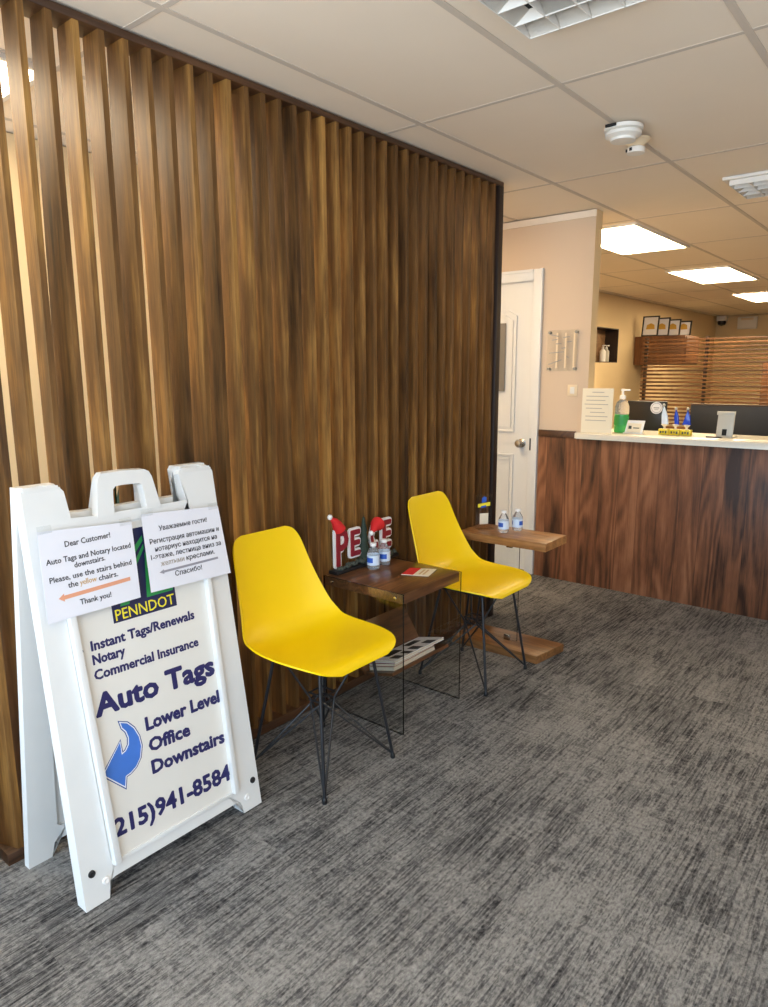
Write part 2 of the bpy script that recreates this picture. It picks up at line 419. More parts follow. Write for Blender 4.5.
# left wall of the back office, with the recessed niche
NY0, NY1, NZ0, NZ1 = 9.0, 9.76, 1.56, 2.02
b = BM()
box(b, -2.15, -1.75, 4.55, NY0, 0, H); box(b, -2.15, -1.75, NY1, 14.6, 0, H)
box(b, -2.15, -1.75, NY0, NY1, 0, NZ0); box(b, -2.15, -1.75, NY0, NY1, NZ1, H)
struct('wall_left', b, 'wall_warm', 'cream left wall of the back office with small niche')
n = thing('wall_niche', 'small wood tiled niche recessed in the cream back office wall', 'niche', (-1.95, 9.38, NZ0))
b = BM(); box(b, -2.15, -1.94, NY0, NY1, NZ0, NZ1)
for k in range(1, 5): box(b, -1.94, -1.937, NY0, NY1, NZ0+k*0.092-0.002, NZ0+k*0.092+0.002)
mk('back_panel', b, 'niche_tile', n)
b = BM(); box(b, -1.94, -1.752, NY1-0.012, NY1-0.0005, NZ0+0.0005, NZ1-0.0005); box(b, -1.94, -1.752, NY0+0.0005, NY0+0.012, NZ0+0.0005, NZ1-0.0005)
box(b, -1.94, -1.752, NY0+0.012, NY1-0.012, NZ1-0.012, NZ1-0.0005); box(b, -1.94, -1.752, NY0+0.012, NY1-0.012, NZ0+0.0005, NZ0+0.012)
mk('lining', b, 'post', n)
# partition wall with the door
DX0, DX1, DZ = -1.09, -0.282, 2.06
b = BM()
box(b, -1.95, DX0, YC, YC+0.1, 0, H); box(b, DX1, 0.13, YC, YC+0.1, 0, H); box(b, DX0, DX1, YC, YC+0.1, DZ, H)
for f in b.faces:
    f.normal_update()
    if f.normal.x > 0.9 and f.calc_center_median().x > 0.1: f.material_index = 1  # end face in cream: warm light of the back office put into its colour
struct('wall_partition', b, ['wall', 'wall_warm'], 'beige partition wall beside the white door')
b = BM()
for (x0, x1, z0, z1) in ((DX1-0.006, DX1+0.066, 0, DZ+0.07), (DX0-0.066, DX0+0.006, 0, DZ+0.07), (DX0+0.006, DX1-0.006, DZ-0.006, DZ+0.07)):
    box(b, x0, x1, YC-0.016, YC-0.0003, z0, z1, 0.004)
    if x1-x0 < 0.2:
        xo = x1 if x0 > -0.5 else x0; s = -1 if x0 > -0.5 else 1
        box(b, min(xo, xo+s*0.02), max(xo, xo+s*0.02), YC-0.024, YC-0.015, z0, z1, 0.003)
    else: box(b, x0, x1, YC-0.024, YC-0.015, z1-0.02, z1, 0.003)
struct('trim_1', b, 'white_paint', 'white casing round the white panelled door')
b = BM(); box(b, -1.2, 0.134, YC-0.010, YC-0.0005, 2.413, H-0.001); struct('trim_2', b, 'ceil', 'pale wall angle strip along the top of the partition wall')
# door leaf with two moulded panels
b = BM(); yf = YC+0.012
P = lambda u, v, ww: Vector((DX1-0.003-u, yf-ww, v))
DWD = DX1-DX0-0.006
prism(b, [(0, 0.012), (DWD, 0.012), (DWD, DZ-0.003), (0, DZ-0.003)], P, -0.035, 0.0)
def arch(u0, u1, v0, v1, rise, k=8):
    return [(u0, v0), (u1, v0)]+[(u1+(u0-u1)*t/k, v1-rise+rise*math.sin(PI*t/k)**0.6) for t in range(k+1)]
for v0, v1, rise in ((1.02, 1.90, 0.07), (0.2, 0.86, 0.0)):
    for (g, wa) in ((0.0, 0.013), (0.03, 0.008)):
        o_ = arch(0.13+g, DWD-0.13-g, v0+g, v1-g, rise); i_ = arch(0.142+g, DWD-0.142-g, v0+0.012+g, v1-0.012-g, rise)
        ringprism(b, o_, i_, P, 0.0, wa)
door = struct('door_1', b, 'white_paint', 'closed white moulded panel door at the end of the slat screen')
b = BM(); kc = (-0.352, yf, 0.945); R_ = Matrix.Translation(kc) @ Matrix.Rotation(PI/2, 4, 'X')
lathe(b, [(0.032, 0.0005), (0.032, 0.006), (0.014, 0.012), (0.013, 0.03), (0.026, 0.04), (0.029, 0.052), (0.022, 0.064), (0.001, 0.067)], mat=R_)
mk('door_knob', b, 'steel', door)['label'] = 'polished steel door knob'
b = BM(); box(b, -0.276, -0.266, YC-0.018, YC-0.0163, 0.90, 0.985); sp_ = mk('strike_plate', b, 'black_plastic', door); sp_['label'] = 'black strike plate'
o = None
b = BM(); box(b, -0.78, -0.50, yf-0.0125, yf-0.009, 1.31, 1.785); o = mk('door_notice', b, 'notice_grey'); base_origin(o)
tag(o, 'plain grey notice board fixed on the white door', 'notice')

# ---- ceiling fixtures
def ceiling_light(x0, x1, y0, y1, mat, label):
    t = thing('ceiling_light', label, 'ceiling light', ((x0+x1)/2, (y0+y1)/2, H-0.012), 0, 'recessed ceiling light panels')
    b = BM(); P = lambda u, v, ww: Vector((u, v, ww))
    o_ = [(x0, y0), (x1, y0), (x1, y1), (x0, y1)]; g = 0.022
    i_ = [(x0+g, y0+g), (x1-g, y0+g), (x1-g, y1-g), (x0+g, y1-g)]
    ringprism(b, o_, i_, P, H-0.012, H+0.004); mk('frame', b, 'white_fix', t)
    b = BM(); box(b, x0+g, x1-g, y0+g, y1-g, H-0.006, H+0.003); mk('diffuser', b, mat, t)
    return t
ceiling_light(-0.40, 0.175, 5.02, 6.25, 'lit_back', 'lit ceiling panel nearest the corner of the beige partition')
ceiling_light(-0.47, 0.145, 7.63, 8.93, 'lit_back', 'lit ceiling panel second in line beyond the partition corner')
ceiling_light(-0.52, 0.10, 10.45, 11.83, 'lit_back', 'farthest lit ceiling panel, cut by the photo edge')
ceiling_light(XB-2*TX+0.012, XB-TX-0.012, 0.078, 1.274, 'lit_stair', 'lit ceiling panel seen through gaps of the tall slats')
ceiling_light(XB-2*TX+0.012, XB-TX-0.012, 2.52, 3.714, 'lit_stair', 'lit ceiling panel hidden behind the far half of the tall slats')
ceiling_light(XB+2*TX+0.012, XB+3*TX-0.012, -1.142, 0.054, 'lit_front', 'lit ceiling panel above the waiting area behind the viewer')
ceiling_light(XB+5*TX+0.012, XB+6*TX-0.012, 2.52, 3.714, 'lit_front', 'lit ceiling panel at the right of the waiting area')
ceiling_light(XB+3*TX+0.012, XB+4*TX-0.012, 6.18, 7.38, 'lit_back', 'lit ceiling panel over the right of the back office')

def diffuser(cx, cy, s, label):
    t = thing('air_diffuser', label, 'air vent', (cx, cy, H-0.05), 0)
    h = s/2; P = lambda u, v, ww: Vector((cx+u, cy+v, ww))
    sq = lambda q: [(-q, -q), (q, -q), (q, q), (-q, q)]
    b = BM(); ringprism(b, sq(h), sq(h-0.028), P, H-0.012, H+0.003); mk('frame', b, 'white_fix', t)
    b = BM(); box(b, cx-h+0.03, cx+h-0.03, cy-h+0.03, cy+h-0.03, H-0.0035, H-0.0005); mk('duct_opening', b, 'dark_gap', t)['label'] = 'dark duct opening'
    n_ = 4; g = h-0.03; c_ = 2*g/n_; zt, zb = H-0.005, H-0.038
    for i in range(n_+1):
        b = BM(); q = -g+c_*i; box(b, cx+q-0.0015, cx+q+0.0015, cy-g, cy+g, zb, zt); mk('divider_fin', b, 'white_fix', t)
        b = BM(); box(b, cx-g, cx+g, cy+q-0.0015, cy+q+0.0015, zb, zt); mk('divider_fin', b, 'white_fix', t)
    for i in range(n_):
        for j in range(n_):
            x0, y0 = cx-g+c_*i+0.004, cy-g+c_*j+0.004; x1, y1 = x0+c_-0.008, y0+c_-0.008
            cs = [Vector((x0, y0, zb+0.002)), Vector((x1, y0, zb+0.002)), Vector((x1, y1, zb+0.002)), Vector((x0, y1, zb+0.002))]
            k = (0 if i >= 2 and abs(j-1.5) < abs(i-1.5) else 2 if i < 2 and abs(j-1.5) < abs(i-1.5) else 1 if j >= 2 else 3)
            a_, c2 = cs[(k+1) % 4], cs[(k+2) % 4]; e_, f_ = cs[k], cs[(k+3) % 4]
            up = Vector((0, 0, zt-zb-0.004)); b = BM()
            # one slanting deflector blade with two triangular cheeks
            v1 = [b.verts.new(p) for p in (a_, c2, (c2+f_)/2+up, (a_+e_)/2+up)]; b.faces.new(v1)
            bmesh.ops.solidify(b, geom=b.faces[:], thickness=0.0015); mk('deflector', b, 'white_fix', t)
    return t
diffuser(1.13, 1.845, 0.44, 'square white ceiling air vent with flared louvers at the top of the photo')
diffuser(1.15, 4.42, 0.44, 'square ceiling air vent near the counter lights')
# smoke detectors
t = thing('smoke_detector', 'large round white smoke detector on the ceiling', 'smoke detector', (0.83, 3.06, H-0.055))
b = BM(); lathe(b, [(0.055, 0.048), (0.078, 0.048), (0.078, 0.034), (0.062, 0.030)], (0.83, 3.06, H-0.055), 36); mk('mounting_plate', b, 'white_fix', t)
b = BM(); lathe(b, [(0.064, 0.032), (0.073, 0.026), (0.073, 0.014), (0.052, 0.004), (0.05, -0.006), (0.001, -0.008)], (0.83, 3.06, H-0.055), 36); mk('housing', b, 'white_fix', t)
b = BM(); box(b, 0.785, 0.83, 2.975, 2.985, H-0.018, H-0.008); mk('test_button', b, 'dark_gap', t)['label'] = 'dark slot'
t = thing('smoke_detector', 'small cream ceiling detector beside the larger white one', 'smoke detector', (0.815, 3.25, H-0.06))
b = BM(); lathe(b, [(0.058, 0.055), (0.058, 0.047), (0.03, 0.022)], (0.815, 3.25, H-0.06), 30); mk('mounting_plate', b, 'cream_fix', t)
b = BM(); lathe(b, [(0.03, 0.024), (0.038, 0.018), (0.038, -0.004), (0.001, -0.006)], (0.815, 3.25, H-0.06), 30); mk('housing', b, 'white_fix', t)
b = BM()
for k in (-0.35, 0.35):
    a = -PI/2-0.6+k; box(b, 0.815+0.0375*math.cos(a)-0.006, 0.815+0.0375*math.cos(a)+0.006, 3.25+0.0375*math.sin(a)-0.003, 3.25+0.0375*math.sin(a)+0.003, H-0.058, H-0.046)
mk('sensor_slot', b, 'dark_gap', t)['label'] = 'dark sensor slots'

# ================================================================ SLAT SCREEN
scr = thing('slat_screen', 'tall screen of upright walnut boards from floor to ceiling', 'screen', (-0.045, 2.06, 0))
b = BM(); box(b, -0.095, 0.004, 0.40, 3.51, H-0.024, H-0.001, 0.002); mk('top_rail', b, 'beam', scr)
b = BM(); box(b, -0.095, 0.006, 0.70, 3.445, 0, 0.038, 0.002); mk('bottom_rail', b, 'beam', scr)
b = BM(); box(b, -0.095, 0.006, 3.462, 3.508, 0, H-0.024, 0.002); mk('end_post', b, 'post', scr)['label'] = 'dark end post beside the door'
SL = {0.677: -0.03, 0.753: -0.03, 0.830: -0.030, 0.907: -0.006, 0.983: 0.007, 1.06: -0.020, 1.137: 0.0, 1.213: 0.004, 1.29: -0.015, 1.366: 0.010}
def slat_bm(boff, foff, low=False):
    D, T = 0.089, 0.019; n = 12; b = BM(); rows = []
    z0, z1 = 0.038, H-0.024
    for i in range(n+1):
        z = z0+(z1-z0)*i/n; q = math.sin(PI*min(1, (i/n)*1.02)) if i < n else 0
        q = max(0, q)
        if low: q = min(1.0, max(0.0, (1-i/n)/0.45))
        yb, yf_ = boff*q, foff*q
        rows.append([b.verts.new(c) for c in ((-D, yb, z), (0, yf_, z), (0, yf_+T, z), (-D, yb+T, z))])
    for a, c in zip(rows, rows[1:]):
        for k in range(4): b.faces.new((a[k], a[(k+1) % 4], c[(k+1) % 4], c[k]))
    b.faces.new(rows[0]); b.faces.new(rows[-1])
    bmesh.ops.recalc_face_normals(b, faces=b.faces)
    return b
for k in range(-6, 33):
    y = 0.983+0.0766*k-0.019
    key = min(SL, key=lambda q: abs(q-(y+0.019)))
    boff = SL[key] if abs(key-(y+0.019)) < 0.03 else random.uniform(-0.008, 0.008)
    if y < 0.70-0.3: continue
    o = mk('slat', slat_bm(boff, random.uniform(-0.003, 0.003), y < 0.83), 'slat', scr, world=False)
    o.location = Vector((0, y, 0))-scr.location

# plant standing in the stairwell behind the slats
pl = thing('potted_plant', 'dark leafy plant behind the slats, tips showing above the sandwich board', 'plant', (-0.42, 1.30, 0))
b = BM(); lathe(b, [(0.10, 0), (0.14, 0.26), (0.15, 0.26), (0.15, 0.30), (0.135, 0.30), (0.13, 0.27)], (-0.42, 1.30, 0), 24); mk('pot', b, 'pot', pl)
b = BM(); lathe(b, [(0.12, 0.255), (0.131, 0.272), (0.001, 0.278)], (-0.42, 1.30, 0), 24); mk('soil', b, 'soil', pl)
tips = [(-0.20, 1.235, 1.16), (-0.2, 1.15, 1.12), (-0.22, 1.42, 1.08), (-0.3, 1.3, 1.1), (-0.55, 1.2, 1.0), (-0.5, 1.45, 1.05), (-0.6, 1.35, 0.95), (-0.35, 1.12, 0.98)]
for tx, ty, tz in tips:
    b = BM(); n_ = 9; L_, R2 = [], []
    p0 = Vector((-0.42, 1.30, 0.27)); p2 = Vector((tx, ty, tz)); p1 = p0+(p2-p0)*0.45+Vector((0, 0, 0.16))
    side = (p2-p0).cross(Vector((0, 0, 1))).normalized()
    for i in range(n_+1):
        q = i/n_; c = p0*(1-q)**2+p1*2*q*(1-q)+p2*q*q; ww = 0.004+0.026*math.sin(PI*min(1, q*0.97+0.03))**0.8
        L_.append([b.verts.new(c-side*ww), b.verts.new(c+Vector((0, 0, -0.004))), b.verts.new(c+side*ww)])
    for a, c in zip(L_, L_[1:]):
        b.faces.new((a[0], a[1], c[1], c[0])); b.faces.new((a[1], a[2], c[2], c[1]))
    r = bmesh.ops.solidify(b, geom=b.faces[:], thickness=0.0015)
    mk('leaf', b, 'leaf', pl)

# ================================================================ RECEPTION COUNTER
rc = thing('reception_counter', 'wood clad reception counter with cream top', 'counter', (1.4, 4.6, 0))
b = BM(); box(b, -0.205, 3.4, YC-0.018, YC-0.0005, 0, 1.005, 0.001); mk('front_panel', b, 'counter_wood', rc)
b = BM(); box(b, -0.205, 0.064, YC-0.026, YC-0.0005, 1.005, 1.05, 0.002); mk('cap_rail', b, 'beam', rc)['label'] = 'dark cap rail against the wall'
b = BM(); box(b, 0.135, 3.4, YC, 4.82, 0, 1.005); mk('carcass', b, 'charcoal', rc)
b = BM(); P = lambda u, v, ww: Vector((u, v, ww))
top = [(0.066, 4.415), (0.09, 4.395), (3.4, 4.395), (3.4, 4.86), (0.135, 4.86), (0.135, YC-0.001), (0.066, YC-0.001)]
prism(b, top, P, 1.006, 1.045, 0.008); mk('countertop', b, 'stone', rc)
CT = 1.0455
# white sheet in clear stand
t = thing('notice_stand', 'white printed sheet leaning upright at the left end of the counter', 'notice', (0.19, 4.43, CT))
Ps = lambda u, v, ww: Vector((0.098+u-0.035*v, 4.411+0.095*v-ww, CT+v))
b = BM(); prism(b, [(0.012, 0.003), (0.222, 0.003), (0.222, 0.292), (0.012, 0.292)], Ps, -0.003, 0.0); mk('sheet', b, 'cream_paper', t)
b = BM()
for k, (a, c) in enumerate(((0.08, 0.16), (0.04, 0.19), (0.04, 0.17), (0.03, 0.19), (0.04, 0.15), (0.07, 0.17), (0.04, 0.19), (0.04, 0.18))):
    v = 0.265-0.026*k; box(b, a, c, v, v+0.004, 0, 0.0006, mat=Matrix(((1, 0, 0, 0), (0, 1, 0, 0), (0, 0, 1, 0), (0, 0, 0, 1))))
for v in b.verts: v.co = Ps(v.co.x, v.co.y, v.co.z+0.0002)
mk('print_lines', b, 'faded_ink', t)
b = BM(); prism(b, [(0.012, 0.0015), (0.222, 0.0015), (0.222, 0.03), (0.012, 0.03)], Ps, -0.006, -0.004); box(b, 0.11, 0.32, 4.417, 4.446, CT, CT+0.0015); mk('clear_foot', b, 'acrylic', t)
# hand sanitizer
t = thing('hand_sanitizer', 'pump bottle of green gel hand sanitizer on the counter', 'bottle', (0.31, 4.60, CT))
c = (0.31, 4.60, CT)
b = BM(); lathe(b, [(0.042, 0.0), (0.046, 0.012), (0.046, 0.12), (0.001, 0.121)], c, 28); mk('gel', b, 'green_gel', t)['label'] = 'bright green gel'
b = BM(); lathe(b, [(0.001, 0.122), (0.046, 0.122), (0.046, 0.17), (0.036, 0.20), (0.017, 0.215), (0.017, 0.225)], c, 28); mk('bottle_body', b, 'clear', t)
b = BM(); lathe(b, [(0.0465, 0.05), (0.0468, 0.05), (0.0468, 0.105), (0.0465, 0.105)], c, 28, cap=False); mk('label_band', b, 'logo_green', t)
b = BM(); lathe(b, [(0.02, 0.222), (0.02, 0.242), (0.008, 0.246), (0.007, 0.272), (0.014, 0.275), (0.014, 0.285), (0.001, 0.287)], c, 18); box(b, 0.302, 0.36, 4.594, 4.606, CT+0.274, CT+0.284, 0.003); mk('pump', b, 'white', t)
# business card holder
t = thing('card_holder', 'white business card holder beside the green sanitizer', 'card holder', (0.415, 4.565, CT))
Pc = lambda u, v, ww: Vector((0.355+u, 4.54+0.25*v-ww, CT+v))
b = BM(); prism(b, [(0.0, 0.001), (0.115, 0.001), (0.125, 0.085), (0.012, 0.085)], Pc, -0.006, -0.003); box(b, 0.35, 0.475, 4.53, 4.57, CT, CT+0.006, 0.001); mk('holder', b, 'white', t)
b = BM(); prism(b, [(0.014, 0.008), (0.103, 0.008), (0.107, 0.066), (0.018, 0.066)], Pc, -0.003, 0.001); mk('card', b, 'cream_paper', t)
b = BM(); prism(b, [(0.024, 0.03), (0.044, 0.03), (0.044, 0.05), (0.024, 0.05)], Pc, 0.001, 0.0015); prism(b, [(0.055, 0.034), (0.095, 0.034), (0.095, 0.040), (0.055, 0.040)], Pc, 0.001, 0.0015); mk('card_print', b, 'garland', t)
# black monitor seen from behind, with round sticker
t = thing('computer_monitor', 'black monitor back with a round white sticker behind the counter', 'monitor', (0.31, 5.10, 0.74))
b = BM(); box(b, 0.17, 0.452, 5.05, 5.085, 0.93, 1.237, 0.008); mk('screen_back', b, 'black_plastic', t)
b = BM(); box(b, 0.28, 0.34, 5.085, 5.11, 0.76, 1.05, 0.004); box(b, 0.215, 0.42, 5.02, 5.20, 0.7405, 0.755, 0.004); mk('stand', b, 'black_plastic', t)
b = BM(); R_ = Matrix.Translation((0.386, 5.05, 1.190)) @ Matrix.Rotation(PI/2, 4, 'X'); lathe(b, [(0.042, 0.0002), (0.042, 0.001), (0.0001, 0.0012)], seg=32, mat=R_); st = mk('sticker', b, 'paper', t)
b = BM(); R_ = R_ @ Matrix.Translation((0, 0, 0.0013)); P = lambda u, v, ww: R_ @ Vector((u, v, ww))
ringprism(b, [(0.035*math.cos(i*PI/16), 0.035*math.sin(i*PI/16)) for i in range(32)], [(0.032*math.cos(i*PI/16), 0.032*math.sin(i*PI/16)) for i in range(32)], P, 0, 0.0004)
box(b, -0.02, 0.02, -0.003, 0.004, 0, 0.0004, mat=R_); box(b, -0.014, 0.014, -0.014, -0.010, 0, 0.0004, mat=R_); mk('sticker_print', b, 'grey_ink', st)
# work desk behind the counter carrying monitor and screen
t = thing('work_desk', 'charcoal desk standing behind the reception counter', 'desk', (1.9, 5.35, 0))
b = BM(); box(b, 0.2, 3.4, 5.0, 5.75, 0.70, 0.74, 0.004); mk('desk_top', b, 'charcoal', t)
for x in (0.22, 3.34):
    b = BM(); box(b, x, x+0.04, 5.04, 5.72, 0, 0.70); mk('side_panel', b, 'charcoal', t)
t = thing('desk_divider', 'low charcoal desk partition behind the tablet stand', 'divider', (2.0, 5.5, 0.74))
b = BM(); box(b, 0.545, 3.35, 5.30, 5.34, 0.7405, 1.205, 0.002); mk('panel', b, 'charcoal', t)
b = BM(); box(b, 0.545, 3.35, 5.298, 5.342, 1.205, 1.215, 0.002); mk('edge_trim', b, 'divider', t)['label'] = 'light edge trim'
# awards
def award(cx, label, shape, hue):
    t = thing('award_trophy', label, 'trophy', (cx, 4.60, CT), 0, 'small awards on the counter')
    b = BM(); box(b, cx-0.031, cx+0.031, 4.58, 4.62, CT, CT+0.036, 0.002); ba = mk('base', b, 'yellow_print', t)
    b = BM()
    for q in range(3): box(b, cx-0.022+0.016*q, cx-0.012+0.016*q, 4.5788, 4.5802, CT+0.009+0.004*(q % 2), CT+0.024)
    mk('engraving', b, 'garland', ba)
    b = BM(); lathe(b, [(0.008, 0.036), (0.006, 0.05), (0.02, 0.062), (0.022, 0.066), (0.004, 0.07)], (cx, 4.60, CT), 14); mk('stem', b, 'cream_paper', t)
    b = BM(); P = lambda u, v, ww: Vector((cx+u, 4.60-ww, CT+0.066+v))
    prism(b, shape, P, -0.009, 0.009, 0.003); mk('figure', b, hue, t)
    b = BM(); lathe(b, [(0.001, -0.010), (0.008, -0.006), (0.010, 0), (0.008, 0.006), (0.001, 0.010)], (cx+shape[3][0], 4.60, CT+0.066+shape[3][1]+0.006), 12); mk('head', b, 'silver', t)
award(0.593, 'tall pale blue award at the left of the yellow-based three', [(-0.018, 0), (0.022, 0), (0.012, 0.06), (-0.012, 0.115), (-0.022, 0.06)], 'label_pale')
award(0.661, 'slim dark blue award in the middle of the yellow-based three', [(-0.006, 0), (0.020, 0), (0.012, 0.06), (-0.004, 0.095), (-0.012, 0.05)], 'trophy_blue')
award(0.729, 'broad bright blue award at the right of the yellow-based three', [(-0.028, 0), (0.022, 0), (0.016, 0.05), (0.0, 0.095), (-0.012, 0.05)], 'trophy_blue')
# tablet / card terminal stand
t = thing('tablet_stand', 'upright silver grey tablet stand on the counter', 'stand', (0.95, 4.62, CT))
Pt = lambda u, v, ww: Vector((0.902+u, 4.60+0.18*v-ww, CT+v))
b = BM(); prism(b, [(0.0, 0.004), (0.095, 0.004), (0.095, 0.145), (0.0, 0.145)], Pt, -0.012, 0.0, 0.004); mk('back_plate', b, 'silver', t)
b = BM(); prism(b, [(-0.006, 0.135), (0.096, 0.135), (0.096, 0.156), (-0.006, 0.156)], Pt, -0.014, 0.006, 0.003); mk('top_clip', b, 'silver', t)
b = BM(); prism(b, [(0.034, 0.012), (0.06, 0.012), (0.06, 0.05), (0.034, 0.05)], Pt, 0.0, 0.002); mk('socket', b, 'dark_gap', t)['label'] = 'dark cable socket'
b = BM(); box(b, 0.895, 1.005, 4.58, 4.70, CT, CT+0.005, 0.001); mk('foot_plate', b, 'silver', t)
b = BM(); box(b, 0.80, 0.95, 4.46, 4.52, CT, CT+0.001, mat=None); o = mk('paper_slip', b, 'paper'); base_origin(o); tag(o, 'white paper slip lying flat before the tablet stand', 'paper')
b = BM(); tube(b, [(0.865, 4.53, CT+0.0045), (0.945, 4.545, CT+0.0045)], [0.0042, 0.0042], 10)
tube(b, [(0.945, 4.545, CT+0.0045), (0.957, 4.547, CT+0.0045)], [0.004, 0.001], 10); o = mk('pen', b, 'ink'); base_origin(o); tag(o, 'dark pen lying on the counter by the tablet stand', 'pen')

# wall-mounted clear panel on four standoffs
t = thing('acrylic_wall_sign', 'clear acrylic sign on four standoffs on the beige partition wall', 'sign', (-0.054, YC-0.02, 1.46))
b = BM(); box(b, -0.165, 0.055, YC-0.024, YC-0.020, 1.45, 1.72); mk('panel', b, 'acrylic', t)
for x, z in ((-0.150, 1.704), (0.040, 1.704), (-0.150, 1.465), (0.038, 1.465)):
    b = BM(); lathe(b, [(0.009, 0.0), (0.009, 0.026), (0.001, 0.027)], seg=16, mat=Matrix.Translation((x, YC, z)) @ Matrix.Rotation(PI/2, 4, 'X')); mk('standoff', b, 'grey_metal', t)
b = BM()
for x in (-0.098, -0.036, 0.024): box(b, x, x+0.012, YC-0.0247, YC-0.0242, 1.47, 1.70)
mk('vertical_stripe', b, 'cream_fix', t)['label'] = 'pale vertical stripes'
b = BM()
for x, z, l, a in ((-0.14, 1.69, 0.06, -0.2), (-0.13, 1.655, 0.04, 0.1), (-0.05, 1.67, 0.05, 0.1), (-0.15, 1.57, 0.11, 0.06), (-0.02, 1.55, 0.02, -0.8), (-0.15, 1.495, 0.10, 0.3), (-0.06, 1.60, 0.03, 0.1), (-0.10, 1.63, 0.04, 0.0), (-0.02, 1.64, 0.035, 0.1)):
    box(b, 0, l, -0.0006, 0, -0.0035, 0.0035, mat=Matrix.Translation((x, YC-0.0242, z)) @ Matrix.Rotation(-a, 4, 'Y'))
mk('lettering', b, 'faded_ink', t)
t = thing('light_switch', 'small white light switch low on the beige partition wall', 'switch', (0.018, YC-0.006, 1.29))
b = BM(); box(b, -0.012, 0.058, YC-0.006, YC-0.0003, 1.285, 1.36, 0.002); mk('plate', b, 'cream_fix', t)
b = BM(); box(b, 0.008, 0.038, YC-0.010, YC-0.006, 1.30, 1.345, 0.001); mk('rocker', b, 'white_fix', t)

# ================================================================ BACK OFFICE
dv = thing('slat_divider', 'tall divider of horizontal brown slats in the back office', 'divider', (1.0, 9.0, 0))
for x in (-1.12, -0.40, 0.95, 2.3):
    b = BM(); box(b, x, x+0.035, 9.022, 9.06, 0, 1.85); mk('post', b, 'post', dv)
for k in range(38):
    z = 1.83-0.0465*k
    if z < 0.06: break
    b = BM(); box(b, -1.14, 2.9, 9.0, 9.02, z-0.022, z, 0.001); mk('slat', b, 'divider', dv)
cab = thing('wall_cabinet', 'brown wall cabinet under the framed certificates', 'cabinet', (-1.35, 10.6, 1.5))
b = BM(); box(b, -1.735, -1.03, 10.35, 11.0, 1.53, 1.935, 0.004); mk('body', b, 'cabinet_wood', cab)
b = BM(); box(b, -1.03, -1.012, 10.37, 10.98, 1.545, 1.92, 0.002); mk('door', b, 'cabinet_wood', cab)
for i, lab in enumerate(('framed certificate at the front of the row on the wall cabinet', 'second framed certificate back in the row on the wall cabinet', 'third framed certificate back in the row on the wall cabinet', 'hindmost framed certificate in the row on the wall cabinet')):
    x0 = -1.665+0.112*i; y0 = 10.40+0.13*i; hh = 0.285-0.022*i
    t = thing('certificate_frame', lab, 'picture frame', (x0+0.12, y0, 1.936), 0, 'certificates on the wall cabinet')
    P = lambda u, v, ww: Vector((x0+u+0.03*v, y0+0.08*v-ww, 1.936+v))
    b = BM(); ringprism(b, [(0, 0), (0.235, 0), (0.235, hh), (0, hh)], [(0.018, 0.018), (0.217, 0.018), (0.217, hh-0.018), (0.018, hh-0.018)], P, -0.012, 0.006); mk('frame', b, 'black_plastic', t)
    b = BM(); prism(b, [(0.018, 0.018), (0.217, 0.018), (0.217, hh-0.018), (0.018, hh-0.018)], P, -0.01, -0.004); ce = mk('certificate', b, 'paper', t)
    b = BM(); prism(b, [(0.055, 0.10), (0.18, 0.10), (0.17, 0.16), (0.12, 0.185), (0.065, 0.16)], P, -0.004, -0.003); mk('seal', b, 'gold', ce)
for i, (y, lab, cap_) in enumerate(((9.50, 'white lotion bottle at the left in the wall niche', 'white'), (9.62, 'pump bottle at the right in the wall niche', 'silver'))):
    t = thing('lotion_bottle', lab, 'bottle', (-1.86, y, NZ0+0.012), 0, 'bottles in the wall niche'); c = (-1.86, y, NZ0+0.0125)
    b = BM(); lathe(b, [(0.04, 0), (0.042, 0.14), (0.02, 0.17), (0.016, 0.18)], c, 16); mk('body', b, cap_, t)
    b = BM(); lathe(b, [(0.018, 0.18), (0.018, 0.195), (0.006, 0.2), (0.006, 0.225), (0.001, 0.228)], c, 12); box(b, -1.87, -1.82, y-0.008, y+0.008, NZ0+0.225, NZ0+0.24, 0.002); mk('pump', b, 'white', t)
t = thing('security_camera', 'small dome camera in the far ceiling corner', 'camera', (-1.62, 14.45, 2.30))
b = BM(); box(b, -1.70, -1.54, 14.40, 14.599, 2.36, 2.452, 0.01); mk('mount', b, 'white_fix', t)
b = BM(); lathe(b, [(0.07, 0.10), (0.075, 0.06), (0.06, 0.02), (0.001, 0.0)], (-1.62, 14.48, 2.27), 20); mk('dome', b, 'black_plastic', t)
t = thing('alarm_box', 'white box high on the far end wall', 'box', (-1.24, 14.55, 2.24))
b = BM(); box(b, -1.36, -1.03, 14.53, 14.599, 2.20, 2.42, 0.01); mk('housing', b, 'white_fix', t)
b = BM(); box(b, -1.30, -1.09, 14.522, 14.53, 2.36, 2.40, 0.002); mk('lens', b, 'cream_fix', t)
t = thing('storage_cabinet', 'dark wood storage cabinet seen between the horizontal slats', 'cabinet', (0.4, 11.9, 0))
b = BM(); box(b, -0.28, 1.6, 11.6, 12.1, 0, 1.58, 0.004); mk('body', b, 'post', t)
for x0 in (-0.27, 0.67):
    b = BM(); box(b, x0, x0+0.91, 11.582, 11.6, 0.08, 1.56, 0.003); mk('door', b, 'cabinet_wood', t)

# ================================================================ SANDWICH BOARD
sb = thing('sandwich_board', 'white folding sandwich board standing before the slat screen', 'sign', (0.20, 1.09, 0))
O_ = Vector((0.3605, 0.7560, 0)); U_ = (Vector((0.3505, 1.386, 0))-O_).normalized()
V_ = ((Vector((0.120, 1.110, 1.143)))-(O_+U_*0.316)); V_ = V_/1.168
N_ = U_.cross(V_).normalized(); 
if N_.x < 0: N_ = -N_
PF = lambda u, v, ww: O_+U_*u+V_*v+N_*ww
